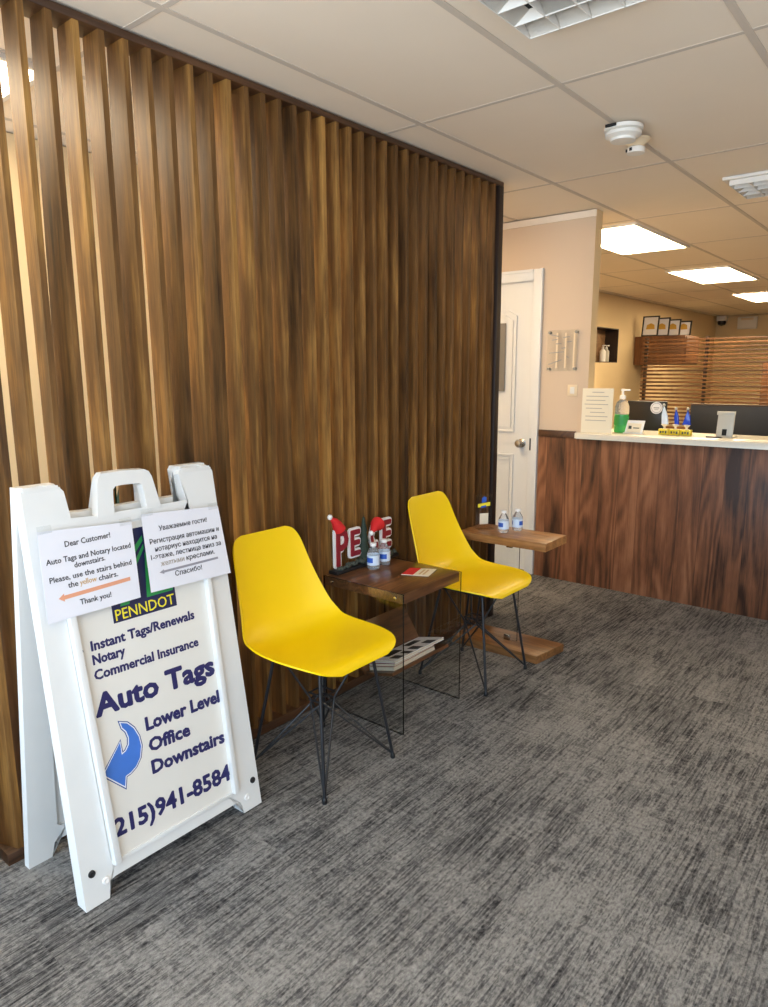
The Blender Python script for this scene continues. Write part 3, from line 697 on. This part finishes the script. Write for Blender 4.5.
# back leaf plane
O2 = Vector((0.037, 0.733, 0)); V2 = (Vector((0.072, 0.790, 1.135))-Vector((0.037, 0.733, 0)))/1.150
N2 = -U_.cross(V2).normalized()
if N2.x > 0: N2 = -N2
PB = lambda u, v, ww: O2+U_*u+V2*v+N2*ww
def leaf_outline():
    return [(0, 0), (0.07, 0), (0.078, 0.045), (0.095, 0.05), (0.537, 0.046), (0.549, 0.04), (0.556, 0), (0.632, 0),
            (0.632, 1.150), (0.622, 1.168), (0.505, 1.168), (0.498, 1.155), (0.520, 1.068), (0.410, 1.068), (0.20, 1.068), (0.127, 1.072), (0.118, 1.150), (0.108, 1.162), (0.0, 1.162)]
def leaf_inner():
    return [(0.088, 0.10), (0.10, 0.092), (0.12, 0.09), (0.14, 0.088), (0.46, 0.086), (0.50, 0.085), (0.52, 0.085), (0.535, 0.09),
            (0.549, 0.95), (0.549, 1.03), (0.53, 1.036), (0.52, 1.036), (0.50, 1.036), (0.40, 1.036), (0.20, 1.036), (0.10, 1.036), (0.085, 1.036), (0.07, 1.03), (0.066, 0.95)]
b = BM(); ringprism(b, leaf_outline(), leaf_inner(), PF, -0.045, 0.0)
bmesh.ops.recalc_face_normals(b, faces=b.faces)
prism(b, [(0.06, 0.08), (0.56, 0.08), (0.56, 1.04), (0.06, 1.04)], PF, -0.016, -0.004)
# raised guide rails that hold the printed sheet
for (ua, ub, uc, ud) in ((0.064, 0.084, 0.092, 0.112), (0.556, 0.538, 0.538, 0.520)):
    top_l, top_r, bot_l, bot_r = (ua, 1.03), (ub, 1.03), (uc, 0.085), (ud, 0.085)
    q = [bot_l, bot_r, top_r, top_l] if ua < 0.3 else [bot_r, bot_l, top_l, top_r]
    prism(b, q, PF, -0.004, 0.019, 0.003)
prism(b, [(0.112, 0.082), (0.520, 0.078), (0.520, 0.090), (0.112, 0.094)], PF, -0.004, 0.004, 0.001)
mk('front_panel', b, 'white_plastic', sb)
b = BM(); ringprism(b, leaf_outline(), leaf_inner(), PB, -0.028, 0.0)
prism(b, [(0.06, 0.08), (0.56, 0.08), (0.56, 1.04), (0.06, 1.04)], PB, -0.016, -0.004)
rr = lambda u0, u1, v0, v1, r: [(u0+r+r*math.cos(a), v0+r+r*math.sin(a)) for a in (PI, 1.25*PI, 1.5*PI)]+[(u1-r+r*math.cos(a), v0+r+r*math.sin(a)) for a in (1.5*PI, 1.75*PI, 2*PI)]+[(u1-r+r*math.cos(a), v1-r+r*math.sin(a)) for a in (0, .25*PI, .5*PI)]+[(u0+r+r*math.cos(a), v1-r+r*math.sin(a)) for a in (.5*PI, .75*PI, PI)]
for v0, v1 in ((0.12, 0.34), (0.38, 0.56), (0.60, 0.78), (0.82, 1.0)):
    ringprism(b, rr(0.11, 0.52, v0, v1, 0.04), rr(0.122, 0.508, v0+0.012, v1-0.012, 0.03), PB, -0.022, -0.014)
mk('back_panel', b, 'white_plastic', sb)
# hinge caps bridging both leaves at the top corners
for u0, u1 in ((0.001, 0.112), (0.508, 0.631)):
    b = BM(); f0, f1 = PF(u0, 1.166, 0.002), PF(u1, 1.166, 0.002); k0, k1 = PB(u0, 1.146, 0.0), PB(u1, 1.146, 0.0)
    dn = Vector((0, 0, -0.03)); up = Vector((0, 0, 0.004))
    vs = [b.verts.new(p) for p in (f0+up, f1+up, k1+up, k0+up, f0+dn, f1+dn, k1+dn, k0+dn)]
    for q in ((0, 1, 2, 3), (7, 6, 5, 4), (0, 4, 5, 1), (1, 5, 6, 2), (2, 6, 7, 3), (3, 7, 4, 0)): b.faces.new([vs[i] for i in q])
    bmesh.ops.bevel(b, geom=b.edges[:], offset=0.006, segments=2, affect='EDGES')
    hc = mk('hinge_cap', b, 'white_plastic', sb)
    b = BM()
    for s in (0.2, 0.78):
        p = f0+(f1-f0)*s
        box(b, -0.014, 0.014, -0.012, 0.012, 0, 0.006, 0.002, mat=Matrix.Translation(p+(k0-f0)*0.35+Vector((0, 0, 0.003))) @ Matrix.Rotation(PI/2, 4, 'Z'))
    mk('hinge_lug', b, 'white_plastic', hc)
# carrying handle: one arch on each leaf
def arch_handle(b, P, w0, w1, back=False):
    o_ = [(0.204, 1.06), (0.218, 1.155), (0.222, 1.172), (0.234, 1.186), (0.30, 1.188), (0.376, 1.184), (0.392, 1.176), (0.400, 1.160), (0.418, 1.06)]
    i_ = [(0.258, 1.06), (0.263, 1.12), (0.265, 1.135), (0.274, 1.144), (0.31, 1.146), (0.352, 1.144), (0.361, 1.138), (0.364, 1.12), (0.368, 1.06)]
    n_ = len(o_)
    if back: o_ = [(u+0.018, v-0.012) for u, v in o_]; i_ = [(u+0.012, v-0.012) for u, v in i_]
    A = [[b.verts.new(P(u, v, ww)) for u, v in pp] for pp in (o_, i_) for ww in (w0, w1)]
    for i in range(n_-1):
        j = i+1
        for p, q in ((0, 1), (1, 3), (3, 2), (2, 0)): b.faces.new((A[p][i], A[p][j], A[q][j], A[q][i]))
    for i in (0, n_-1): b.faces.new((A[0][i], A[1][i], A[3][i], A[2][i]))
b = BM(); arch_handle(b, PF, -0.03, 0.002); mk('handle', b, 'white_plastic', sb)
b = BM(); arch_handle(b, PB, -0.03, 0.002, True); mk('handle', b, 'white_plastic', sb)
for (u, v, m_, lab) in ((0.030, 0.092, 'black_plastic', 'black screw'), (0.608, 0.090, 'black_plastic', 'black screw'), (0.066, 0.053, 'white', 'white plug'), (0.575, 0.046, 'white', 'white plug')):
    b = BM(); rot = Matrix((tuple(U_), tuple(N_.cross(U_)), tuple(N_))).transposed().to_4x4()
    lathe(b, [(0.0105, 0.0003), (0.010, 0.003), (0.006, 0.0045), (0.005, 0.003), (0.0005, 0.0025)], seg=18, mat=Matrix.Translation(PF(u, v, 0)) @ rot); mk('screw', b, m_, sb)['label'] = lab
# printed sheet with lettering
b = BM(); prism(b, [(0.104, 0.094), (0.528, 0.090), (0.538, 1.03), (0.074, 1.03)], PF, -0.004, -0.0005); ins = mk('printed_sheet', b, 'insert', sb)
Z0, Z1 = -0.0004, 0.0005
for (s_, u0, u1, v0, cap_, wt, dv_, sp_) in (
        ('Instant Tags/Renewals', 0.126, 0.478, 0.688, 0.031, 0.004, -0.003, 0.0012), ('Notary', 0.125, 0.226, 0.648, 0.031, 0.004, -0.002, 0.0012),
        ('Commercial Insurance', 0.123, 0.478, 0.604, 0.031, 0.004, -0.008, 0.0012), ('Auto Tags', 0.110, 0.524, 0.500, 0.070, 0.004, -0.014, 0.0034),
        ('Lower Level', 0.254, 0.526, 0.404, 0.044, 0.004, -0.012, 0.0022), ('Office', 0.254, 0.400, 0.338, 0.044, 0.004, -0.006, 0.0022),
        ('Downstairs', 0.253, 0.522, 0.272, 0.044, 0.004, -0.014, 0.0022), ('215)941-8584', 0.112, 0.524, 0.150, 0.056, 0.004, -0.018, 0.0024)):
    b = BM(); text_bm(b, s_, PF, u0, u1, v0, cap_, Z0, Z1, wt, dv=dv_, spread=sp_)
    mk('lettering', b, 'navy', ins)['label'] = 'navy blue lettering'
for v in (0.697, 0.656, 0.614):
    b = BM(); prism(b, [(0.098+0.005*math.cos(i*PI/5), v+0.005*math.sin(i*PI/5)) for i in range(10)], PF, Z0, Z1); mk('bullet_dot', b, 'navy', ins)
# curved blue arrow
def arrow_pts(g):
    # crescent tail curling down from the top into a broad head pointing left
    R_o = [(0.176, 0.462), (0.198, 0.452), (0.216, 0.430), (0.228, 0.400), (0.231, 0.370), (0.222, 0.338), (0.205, 0.318), (0.186, 0.308), (0.170, 0.305)]
    head = [(0.163, 0.276), (0.104, 0.338), (0.168, 0.408), (0.168, 0.372)]
    R_i = [(0.180, 0.376), (0.192, 0.390), (0.195, 0.410), (0.190, 0.430), (0.180, 0.444)]
    pts = R_o+head+R_i
    if abs(g) < 1e-9: return pts
    out = []; n_ = len(pts)
    for i in range(n_):
        a, p, c = Vector(pts[i-1]), Vector(pts[i]), Vector(pts[(i+1) % n_])
        d1, d2 = (p-a).normalized(), (c-p).normalized()
        n1, n2 = Vector((-d1.y, d1.x)), Vector((-d2.y, d2.x)); m = (n1+n2)
        m = m/max(0.45, m.length_squared/2) if m.length > 1e-6 else n1
        out.append(tuple(p+m*g))
    return out
b = BM(); prism(b, arrow_pts(0.0045), PF, Z0, 0.0003); ar = mk('arrow', b, 'arrow_edge', ins); ar['label'] = 'curved blue arrow'
b = BM(); prism(b, arrow_pts(0.0018), PF, 0.0003, 0.0006); mk('arrow_outline', b, 'pale', ar)
b = BM(); prism(b, arrow_pts(-0.0012), PF, 0.0006, 0.0010); mk('arrow_fill', b, 'arrow_blue', ar)
# state agency emblem
b = BM(); prism(b, [(0.205, 0.746), (0.421, 0.744), (0.424, 1.010), (0.205, 1.010)], PF, Z0, 0.0004); lg = mk('emblem', b, 'logo_navy', ins)
b = BM()
for q in ([(0.232, 0.79), (0.262, 0.79), (0.288, 0.90), (0.268, 0.90)], [(0.305, 0.955), (0.336, 0.985), (0.336, 0.968), (0.305, 0.935)], [(0.303, 0.915), (0.336, 0.958), (0.336, 0.944), (0.300, 0.893)],
          [(0.322, 0.795), (0.345, 0.795), (0.352, 0.93), (0.336, 0.93)], [(0.345, 0.795), (0.414, 0.795), (0.419, 0.822), (0.400, 0.830), (0.347, 0.822)]):
    prism(b, q, PF, 0.0004, 0.0008)
mk('emblem_stripe', b, 'logo_green', lg)['label'] = 'green stripes'
b = BM(); text_bm(b, 'PENNDOT', PF, 0.213, 0.414, 0.752, 0.034, 0.0004, 0.0009, 0.004); mk('emblem_lettering', b, 'logo_yellow', lg)['label'] = 'yellow lettering'
# two sheets taped on the board
def notice(label, corners, lines, arrow, arrow_mat, extra=None):
    c0 = sum((PF(u, v, 0.015) for u, v in corners), Vector())/4
    t = thing('paper_notice', label, 'notice', c0, 0, 'notices taped to the sandwich board')
    (x0, y0), (x1, y1), (x2, y2), (x3, y3) = corners
    n_ = 10; b = BM(); Wv = lambda u, v, ww: PF(u, v, ww+0.0210+0.0003*math.sin(u*31)*math.cos(v*19))
    rows = []
    for j in range(n_+1):
        s = j/n_; row = []
        for i in range(n_+1):
            q = i/n_
            u = (x0*(1-q)+x1*q)*(1-s)+(x3*(1-q)+x2*q)*s; v = (y0*(1-q)+y1*q)*(1-s)+(y3*(1-q)+y2*q)*s
            row.append((b.verts.new(Wv(u, v, 0)), b.verts.new(Wv(u, v, -0.0008))))
        rows.append(row)
    for k in (0, 1):
        for a, c in zip(rows, rows[1:]):
            for i in range(n_): b.faces.new((a[i][k], a[i+1][k], c[i+1][k], c[i][k]))
    per = [rows[0][i] for i in range(n_+1)]+[rows[j][n_] for j in range(1, n_+1)]+[rows[n_][i] for i in range(n_-1, -1, -1)]+[rows[j][0] for j in range(n_-1, 0, -1)]
    for p, q in zip(per, per[1:]+per[:1]): b.faces.new((p[0], q[0], q[1], p[1]))
    sh = mk('sheet', b, 'sleeve', t)
    for (s, u0, u1, v0, v1, cap_) in lines:
        b = BM(); text_bm(b, s, Wv, u0-0.007, u1-0.007, v0-0.010, cap_, 0.0003, 0.0008, 0.0, dv=v1-v0, spread=0.0003, n=4); mk('lettering', b, 'ink', sh)
    if extra:
        b = BM(); (s, u0, u1, v0, v1, cap_) = extra; text_bm(b, s, Wv, u0-0.007, u1-0.007, v0-0.010, cap_, 0.0003, 0.0008, 0.0, dv=v1-v0, spread=0.0003, n=4); mk('highlighted_word', b, 'tan_ink' if arrow_mat == 'orange_ink' else 'faded_ink', sh)
    b = BM(); (ua, ub, va, vb, hw) = arrow
    prism(b, [(ua, va), (ua+0.016, va-hw*2), (ua+0.016, va-hw), (ub, vb-hw), (ub, vb+hw), (ua+0.016, va+hw), (ua+0.016, va+hw*2)], Wv, 0.0003, 0.0008); mk('arrow', b, arrow_mat, sh)
    for (ua, va) in ((x0+0.02, y0), (x1-0.02, y1)):
        b = BM(); prism(b, [(ua-0.02, va-0.008), (ua+0.02, va-0.008), (ua+0.02, va+0.014), (ua-0.02, va+0.014)], Wv, 0.0004, 0.0007)
        mk('tape', b, 'acrylic', sh)
notice('white English notice taped at the upper left of the sandwich board', [(0.018, 1.050), (0.297, 1.032), (0.290, 0.803), (0.010, 0.800)],
       [('Dear Customer!', 0.094, 0.230, 1.006, 1.008, 0.017), ('Auto Tags and Notary located', 0.036, 0.289, 0.966, 0.966, 0.0165), ('downstairs.', 0.112, 0.204, 0.944, 0.946, 0.0165),
        ('Please, use the stairs behind', 0.038, 0.284, 0.916, 0.916, 0.0165), ('the', 0.086, 0.115, 0.893, 0.893, 0.0165), ('chairs.', 0.176, 0.236, 0.892, 0.892, 0.0165), ('Thank you!', 0.112, 0.206, 0.839, 0.838, 0.0165)],
       (0.048, 0.265, 0.860, 0.866, 0.0055), 'orange_ink', ('yellow', 0.120, 0.170, 0.893, 0.893, 0.0165))
notice('white Russian notice taped at the upper right of the sandwich board', [(0.332, 1.048), (0.618, 1.030), (0.630, 0.800), (0.326, 0.808)],
       [('Уважаемые гости!', 0.392, 0.572, 0.998, 0.996, 0.016), ('Регистрация автомашин и', 0.354, 0.614, 0.962, 0.958, 0.0165), ('нотариус находится на', 0.368, 0.602, 0.937, 0.934, 0.0165),
        ('1-этаже, лестница вниз за', 0.350, 0.614, 0.914, 0.910, 0.0165), ('креслами.', 0.474, 0.584, 0.888, 0.887, 0.0165), ('Спасибо!', 0.425, 0.526, 0.848, 0.847, 0.0165)],
       (0.364, 0.587, 0.861, 0.861, 0.0035), 'grey_ink', ('желтыми', 0.380, 0.466, 0.889, 0.888, 0.0165))

# ================================================================ YELLOW CHAIRS
def make_chair(label):
    t = thing('shell_chair', label, 'chair', (0, 0, 0), 0, 'yellow shell chairs along the slat screen')
    #      x      z      halfwidth lift  flat
    prof = [(.212, .449, .120, .000), (.207, .461, .165, .001), (.191, .470, .196, .003), (.153, .474, .219, .008), (.09, .468, .234, .018), (.02, .460, .240, .027), (-.06, .454, .240, .036), (-.12, .456, .238, .044),
            (-.168, .473, .239, .050), (-.203, .512, .231, .050), (-.226, .57, .214, .044), (-.247, .64, .197, .034), (-.266, .71, .183, .024), (-.284, .78, .171, .016), (-.293, .816, .160, .010), (-.300, .842, .140, .006), (-.304, .853, .108, .003)]
    ns, nt = 49, 25; R = catmull(prof, ns); b = BM(); grid = []
    for i, (x, z, hw, lf) in enumerate(R):
        a = R[max(0, i-1)]; c = R[min(ns-1, i+1)]; d = Vector((a[0]-c[0], 0, a[1]-c[1])).normalized()   # tangent pointing to the front lip
        nrm = Vector((-d.z, 0, d.x))
        if nrm.z < -0.2 or (nrm.x < 0 and nrm.z < 0.5): nrm = -nrm
        row = []
        for j in range(nt):
            s = -1+2*j/(nt-1); s2 = math.sin(s*PI/2)
            row.append(b.verts.new(Vector((x, s2*hw, z))+nrm*lf*abs(s2)**2.6))
        grid.append(row)
    for a, c in zip(grid, grid[1:]):
        for j in range(nt-1): b.faces.new((a[j], a[j+1], c[j+1], c[j]))
    bmesh.ops.recalc_face_normals(b, faces=b.faces)
    if sum(f.normal.z for f in b.faces) > 0: bmesh.ops.reverse_faces(b, faces=b.faces[:])
    bmesh.ops.solidify(b, geom=b.faces[:], thickness=0.006)
    mk('seat_shell', b, 'yellow', t, world=False, ang=60)
    zc = 0.262; foot = 0.186
    for sx in (1, -1):
        for sy in (1, -1):
            F = Vector((foot*sx, foot*sy, 0.012)); Tt = Vector((0.115*sx+0.01, 0.135*sy, 0.441))
            b = BM(); tube(b, [F, F+(Tt-F)*0.5, Tt], 0.0062, 10); lg = mk('leg', b, 'wire', t, world=False)
            b = BM(); lathe(b, [(0.008, 0.0), (0.010, 0.004), (0.009, 0.016), (0.006, 0.022)], (foot*sx, foot*sy, 0.0), 12); mk('foot_glide', b, 'black_plastic', lg, world=False)
            for (cx, cy) in ((1, -1), (-1, 1)):
                C_ = Vector((0.032*sx*cx, 0.032*sy*cy, zc)); U2 = Vector((0.10*sx*cx, 0.115*sy*cy, 0.441))
                b = BM(); tube(b, [F+Vector((0, 0, 0.006)), C_, U2], 0.0042, 8); mk('brace', b, 'wire', t, world=False)
    b = BM()
    for z in (zc-0.004, zc+0.022): tube(b, [(0.034, 0.034, z), (-0.034, 0.034, z), (-0.034, -0.034, z), (0.034, -0.034, z)], 0.004, 8, closed=True)
    mk('brace_ring', b, 'wire', t, world=False)
    b = BM()
    for sy in (1, -1): box(b, -0.12, 0.14, 0.125*sy-0.012, 0.125*sy+0.012, 0.439, 0.447, 0.002)
    for sx in (1, -1): box(b, 0.11*sx, 0.11*sx+0.02, -0.125, 0.125, 0.439, 0.447, 0.002)
    mk('seat_mount', b, 'wire', t, world=False)
    return t
ch = make_chair('yellow shell chair on black wire legs, next to the sandwich board')
ch.location = (0.338, 1.705, 0)
ch2 = dup(ch, (0.345, 2.745, 0), 0, 'yellow shell chair on black wire legs, between the two small tables')

# ================================================================ GLASS SIDED TABLE
T1Y0, T1Y1, T1X0, T1X1, TZ = 2.046, 2.462, 0.02, 0.452, 0.594
gt = thing('side_table', 'square side table with walnut top and clear glass sides', 'table', (0.24, 2.254, 0))
def pane(bm, x0, x1, y0, y1, z0, z1, thin):
    box(bm, x0, x1, y0, y1, z0, z1)
    bm.faces.ensure_lookup_table()
    for f in bm.faces[-6:]:
        f.normal_update()
        if abs(f.normal[thin]) < 0.5: f.material_index = 1
for y in (T1Y0, T1Y1-0.008):
    b = BM(); pane(b, T1X0, T1X1, y, y+0.008, 0, TZ, 1); mk('glass_side', b, ['pane', 'pane_edge'], gt)
b = BM(); box(b, T1X0, T1X1-0.004, T1Y0+0.0085, T1Y1-0.0085, TZ-0.042, TZ, 0.002); mk('table_top', b, 'table_wood', gt)
b = BM()
sl = lambda p, q, th: [p, q, (q[0]+th[0], q[1]+th[1]), (p[0]+th[0], p[1]+th[1])]
P = lambda u, v, ww: Vector((u, ww, v))
prism(b, sl((0.138, 0.377), (0.250, 0.210), (-0.012, -0.008)), P, T1Y0+0.0085, T1Y1-0.0085)
prism(b, sl((0.2415, 0.197), (0.395, 0.236), (-0.003, 0.0125)), P, T1Y0+0.0085, T1Y1-0.0085)
mk('magazine_tray', b, 'table_wood', gt)
for y, s in ((T1Y0, -1), (T1Y1, 1)):
    for x, z in ((0.07, TZ-0.02), (0.415, TZ-0.02)):
        b = BM(); lathe(b, [(0.007, 0.0002), (0.007, 0.003), (0.001, 0.0045)], seg=14, mat=Matrix.Translation((x, y, z)) @ Matrix.Rotation(PI/2*(1 if s < 0 else -1), 4, 'X')); mk('bolt', b, 'steel', gt)
# magazines leaning in the tray
tilt = math.atan2(0.039, 0.1535)
def magazine(k, w, l, th, lift, y0, cover, label, rz):
    Mx = Matrix.Translation((0.250, y0, 0.2125)) @ Matrix.Rotation(-tilt, 4, 'Y') @ Matrix.Translation((0, 0, lift)) @ Matrix.Rotation(rz, 4, 'Z')
    t = thing('magazine', label, 'magazine', Mx.translation, 0, 'magazines in the glass table')
    b = BM(); box(b, 0.004, w-0.002, 0.002, l-0.002, 0.001, th-0.001, mat=Mx); mk('pages', b, 'newsprint', t)
    b = BM(); box(b, 0.002, w, 0, l, th-0.001, th, mat=Mx); box(b, 0.002, w, 0, l, 0, 0.001, mat=Mx); cv = mk('cover', b, cover, t)
    return Mx, cv
magazine(0, 0.140, 0.29, 0.016, 0.0015, 2.075, 'newsprint', 'lowest thick magazine in the glass side table', 0.0)
magazine(1, 0.143, 0.285, 0.012, 0.0185, 2.078, 'maroon', 'dark red edged magazine in the middle of the stack', 0.02)
Mx, cv = magazine(2, 0.150, 0.335, 0.010, 0.0325, 2.085, 'paper', 'white topmost magazine with dark pictures in the glass table', -0.03)
b = BM()
for (x0, x1, y0, y1) in ((0.09, 0.14, 0.03, 0.07), (0.09, 0.14, 0.10, 0.13), (0.08, 0.14, 0.16, 0.20), (0.09, 0.142, 0.245, 0.29), (0.02, 0.07, 0.05, 0.14), (0.02, 0.06, 0.2, 0.28)): box(b, x0, x1, y0, y1, 0.0101, 0.0108, mat=Mx)
mk('cover_print', b, 'charcoal', cv)
# leaflet on the table
t = thing('leaflet', 'red and white leaflet lying on the glass side table', 'leaflet', (0.33, 2.33, TZ+0.0005))
q = [Vector((0.276, 2.262)), Vector((0.245, 2.365)), Vector((0.350, 2.418)), Vector((0.383, 2.312))]
def quad(bm, a, c, z0, z1):
    lerp = lambda p, r_, s: p+(r_-p)*s
    pts = [lerp(q[0], q[3], a), lerp(q[0], q[3], c), lerp(q[1], q[2], c), lerp(q[1], q[2], a)]
    prism(bm, [tuple(p) for p in pts], lambda u, v, ww: Vector((u, v, ww)), z0, z1)
b = BM(); quad(b, 0.0, 1.0, TZ+0.0005, TZ+0.003); mk('sheet', b, 'cream_paper', t)
b = BM(); quad(b, 0.0, 0.42, TZ+0.003, TZ+0.0036); mk('red_half', b, 'red', t)['label'] = 'red printed half'
b = BM(); quad(b, 0.55, 0.66, TZ+0.003, TZ+0.0036); quad(b, 0.76, 0.86, TZ+0.003, TZ+0.0036)
for v in b.verts: v.co.x += (0.33-v.co.x)*0.3; v.co.y += (2.34-v.co.y)*0.3
mk('print', b, 'tan_ink', t)

# ---- PEACE decoration
pc = thing('peace_decoration', 'red and white PEACE letters with red hats on the glass table', 'decoration', (0.05, 2.30, TZ))
b = BM(); box(b, 0.022, 0.075, 2.075, 2.50, TZ+0.0005, TZ+0.016, 0.003); mk('base', b, 'black_plastic', pc)
Pp = lambda u, v, ww: Vector((0.045+ww, u, TZ+0.016+v))
def letter(s, u0, u1, v0, cap_):
    b = BM(); text_bm(b, s, Pp, u0, u1, v0, cap_, -0.006, 0.006, 0.0, spread=0.004); l_ = mk('letter', b, 'maroon', pc)
    b = BM(); text_bm(b, s, Pp, u0-0.009, u1+0.009, v0-0.009, cap_+0.018, -0.010, 0.001, 0.0, res=1, spread=0.013, n=12); mk('letter_outline', b, 'white', l_)['label'] = 'white outline'
letter('P', 2.100, 2.176, 0.012, 0.172)
letter('E', 2.192, 2.254, 0.040, 0.125)
letter('C', 2.328, 2.376, 0.040, 0.130)
letter('E', 2.412, 2.474, 0.036, 0.138)
b = BM()
for k in range(4):
    z0 = 0.006+0.046*k; lathe(b, [(0.035-0.0065*k, z0), (0.012-0.002*k, z0+0.062), (0.001, z0+0.066)], (0.045, 2.283, TZ+0.012), 12)
lathe(b, [(0.004, 0.19), (0.001, 0.215)], (0.045, 2.283, TZ+0.012), 8); mk('tree', b, 'pine', pc)['label'] = 'dark green tree in place of the letter A'
def hat(p, tip, r):
    p = Vector(p); tip = Vector(tip); b = BM(); mid = p+(tip-p)*0.5+Vector((0, 0, 0.008))
    tube(b, [p, p+(mid-p)*0.6, mid, tip], [r, r*0.85, r*0.62, r*0.2], 16); h_ = mk('hat', b, 'red', pc); h_['label'] = 'red felt hat'
    b = BM(); lathe(b, [(0.001, -0.012), (0.008, -0.009), (0.012, 0), (0.008, 0.009), (0.001, 0.012)], tip, 14); mk('pompom', b, 'white', h_)
hat((0.05, 2.122, TZ+0.192), (0.05, 2.062, TZ+0.256), 0.027)
hat((0.052, 2.375, TZ+0.176), (0.070, 2.305, TZ+0.146), 0.033)
b = BM()
random.seed(3)
for k in range(26):
    y = 2.10+0.39*k/25; r_ = random.uniform(0.008, 0.016)
    bmesh.ops.create_icosphere(b, subdivisions=1, radius=r_, matrix=Matrix.Translation((0.058+random.uniform(-0.005, 0.008), y, TZ+0.020+random.uniform(0, 0.012))))
mk('garland', b, 'garland', pc, ang=10)['label'] = 'grey green garland'
b = BM()
for (y, z) in ((2.40, 0.035), (2.425, 0.045), (2.43, 0.028)):
    bmesh.ops.create_icosphere(b, subdivisions=2, radius=0.016, matrix=Matrix.Translation((0.062, y, TZ+z)))
mk('berry', b, 'maroon', pc)

# ---- small water bottles
def make_bottle(label):
    t = thing('water_bottle', label, 'bottle', (0, 0, 0), 0, 'small water bottles on the tables')
    b = BM(); lathe(b, [(0.001, 0.004), (0.022, 0.0), (0.0265, 0.004), (0.0275, 0.013), (0.0255, 0.018), (0.0275, 0.023), (0.0275, 0.068), (0.025, 0.077), (0.0145, 0.095), (0.0115, 0.100), (0.0115, 0.106)], seg=28); mk('bottle_body', b, 'clear', t, world=False)
    b = BM(); lathe(b, [(0.0277, 0.020), (0.0282, 0.020), (0.0282, 0.064), (0.0277, 0.064)], seg=28, cap=False); lb = mk('label_wrap', b, 'label_pale', t, world=False)
    b = BM()
    for a0 in range(0, 28, 1):
        if (a0 % 14) < 8:
            A0, A1 = 2*PI*a0/28, 2*PI*(a0+1)/28; r_ = 0.0284
            z0, z1 = (0.032, 0.054)
            b.faces.new([b.verts.new((r_*math.cos(a), r_*math.sin(a), z)) for a, z in ((A0, z0), (A1, z0), (A1, z1), (A0, z1))])
    bmesh.ops.remove_doubles(b, verts=b.verts[:], dist=1e-5); mk('label_print', b, 'label_blue', lb, world=False)['label'] = 'blue print'
    b = BM(); lathe(b, [(0.0135, 0.103), (0.0142, 0.105), (0.0142, 0.115), (0.013, 0.117), (0.001, 0.117)], seg=24); mk('cap', b, 'white', t, world=False)
    return t
wb = make_bottle('small water bottle in front on the glass table, before the letters')
wb.location = (0.120, 2.260, TZ+0.0006); wb.rotation_euler = (0, 0, 0.4)
dup(wb, (0.114, 2.342, TZ+0.0006), 0.9, 'small water bottle behind its twin on the glass table')
T2Z = 0.618
dup(wb, (0.265, 3.147, T2Z+0.0006), 0.2, 'left water bottle on the narrow wooden table by the door')
dup(wb, (0.300, 3.232, T2Z+0.0006), 2.4, 'right water bottle on the narrow wooden table by the door')

# ================================================================ NARROW WOODEN TABLE
nt_ = thing('narrow_table', 'narrow wooden table on a glass upright at the end of the screen', 'table', (0.31, 3.17, 0), 0)
b = BM(); P = lambda u, v, ww: Vector((u, v, ww))
tq = [(0.06, 3.035), (0.556, 3.052), (0.553, 3.292), (0.06, 3.275)]
prism(b, tq, P, T2Z-0.042, T2Z, 0.002); mk('table_top', b, 'table_wood_x', nt_)
b = BM(); prism(b, [(0.05, 3.00), (0.548, 3.018), (0.580, 3.255), (0.05, 3.24)], P, 0.0, 0.042, 0.002); mk('base_board', b, 'table_wood_x', nt_)
b = BM(); pane(b, 0.08, 0.372, 3.128, 3.136, 0.042, T2Z-0.042, 1); mk('glass_upright', b, ['pane', 'pane_edge'], nt_)
for z in (0.042, T2Z-0.042-0.028):
    b = BM(); box(b, 0.30, 0.335, 3.116, 3.1275, z, z+0.028, 0.002); mk('clamp', b, 'steel', nt_)
# acrylic stand with card
t = thing('acrylic_stand', 'clear acrylic stand with yellow and blue card on the narrow table', 'stand', (0.13, 3.17, T2Z))
Pa = lambda u, v, ww: Vector((0.105+0.55*u+ww*0.8, 3.125+0.83*u-ww*0.55, T2Z+0.0005+v))
b = BM(); prism(b, [(0, 0.0), (0.095, 0.0), (0.095, 0.185), (0, 0.185)], Pa, -0.0015, 0.0015); prism(b, [(0, 0), (0.095, 0), (0.095, 0.003), (0, 0.003)], Pa, 0.0015, 0.045); mk('panel', b, 'acrylic', t)
b = BM(); prism(b, [(0.024, 0.022), (0.074, 0.022), (0.074, 0.082), (0.024, 0.082)], Pa, 0.0018, 0.0026); mk('card', b, 'cream_paper', t)
b = BM(); prism(b, [(0.012, 0.115), (0.084, 0.122), (0.084, 0.142), (0.012, 0.135)], Pa, 0.0018, 0.0026); mk('yellow_band', b, 'logo_yellow', t)
b = BM(); prism(b, [(0.035, 0.140), (0.062, 0.143), (0.062, 0.168), (0.048, 0.175), (0.035, 0.165)], Pa, 0.0018, 0.0028); prism(b, [(0.03, 0.112), (0.06, 0.116), (0.06, 0.126), (0.03, 0.122)], Pa, 0.0027, 0.0032); mk('blue_mark', b, 'label_blue', t)
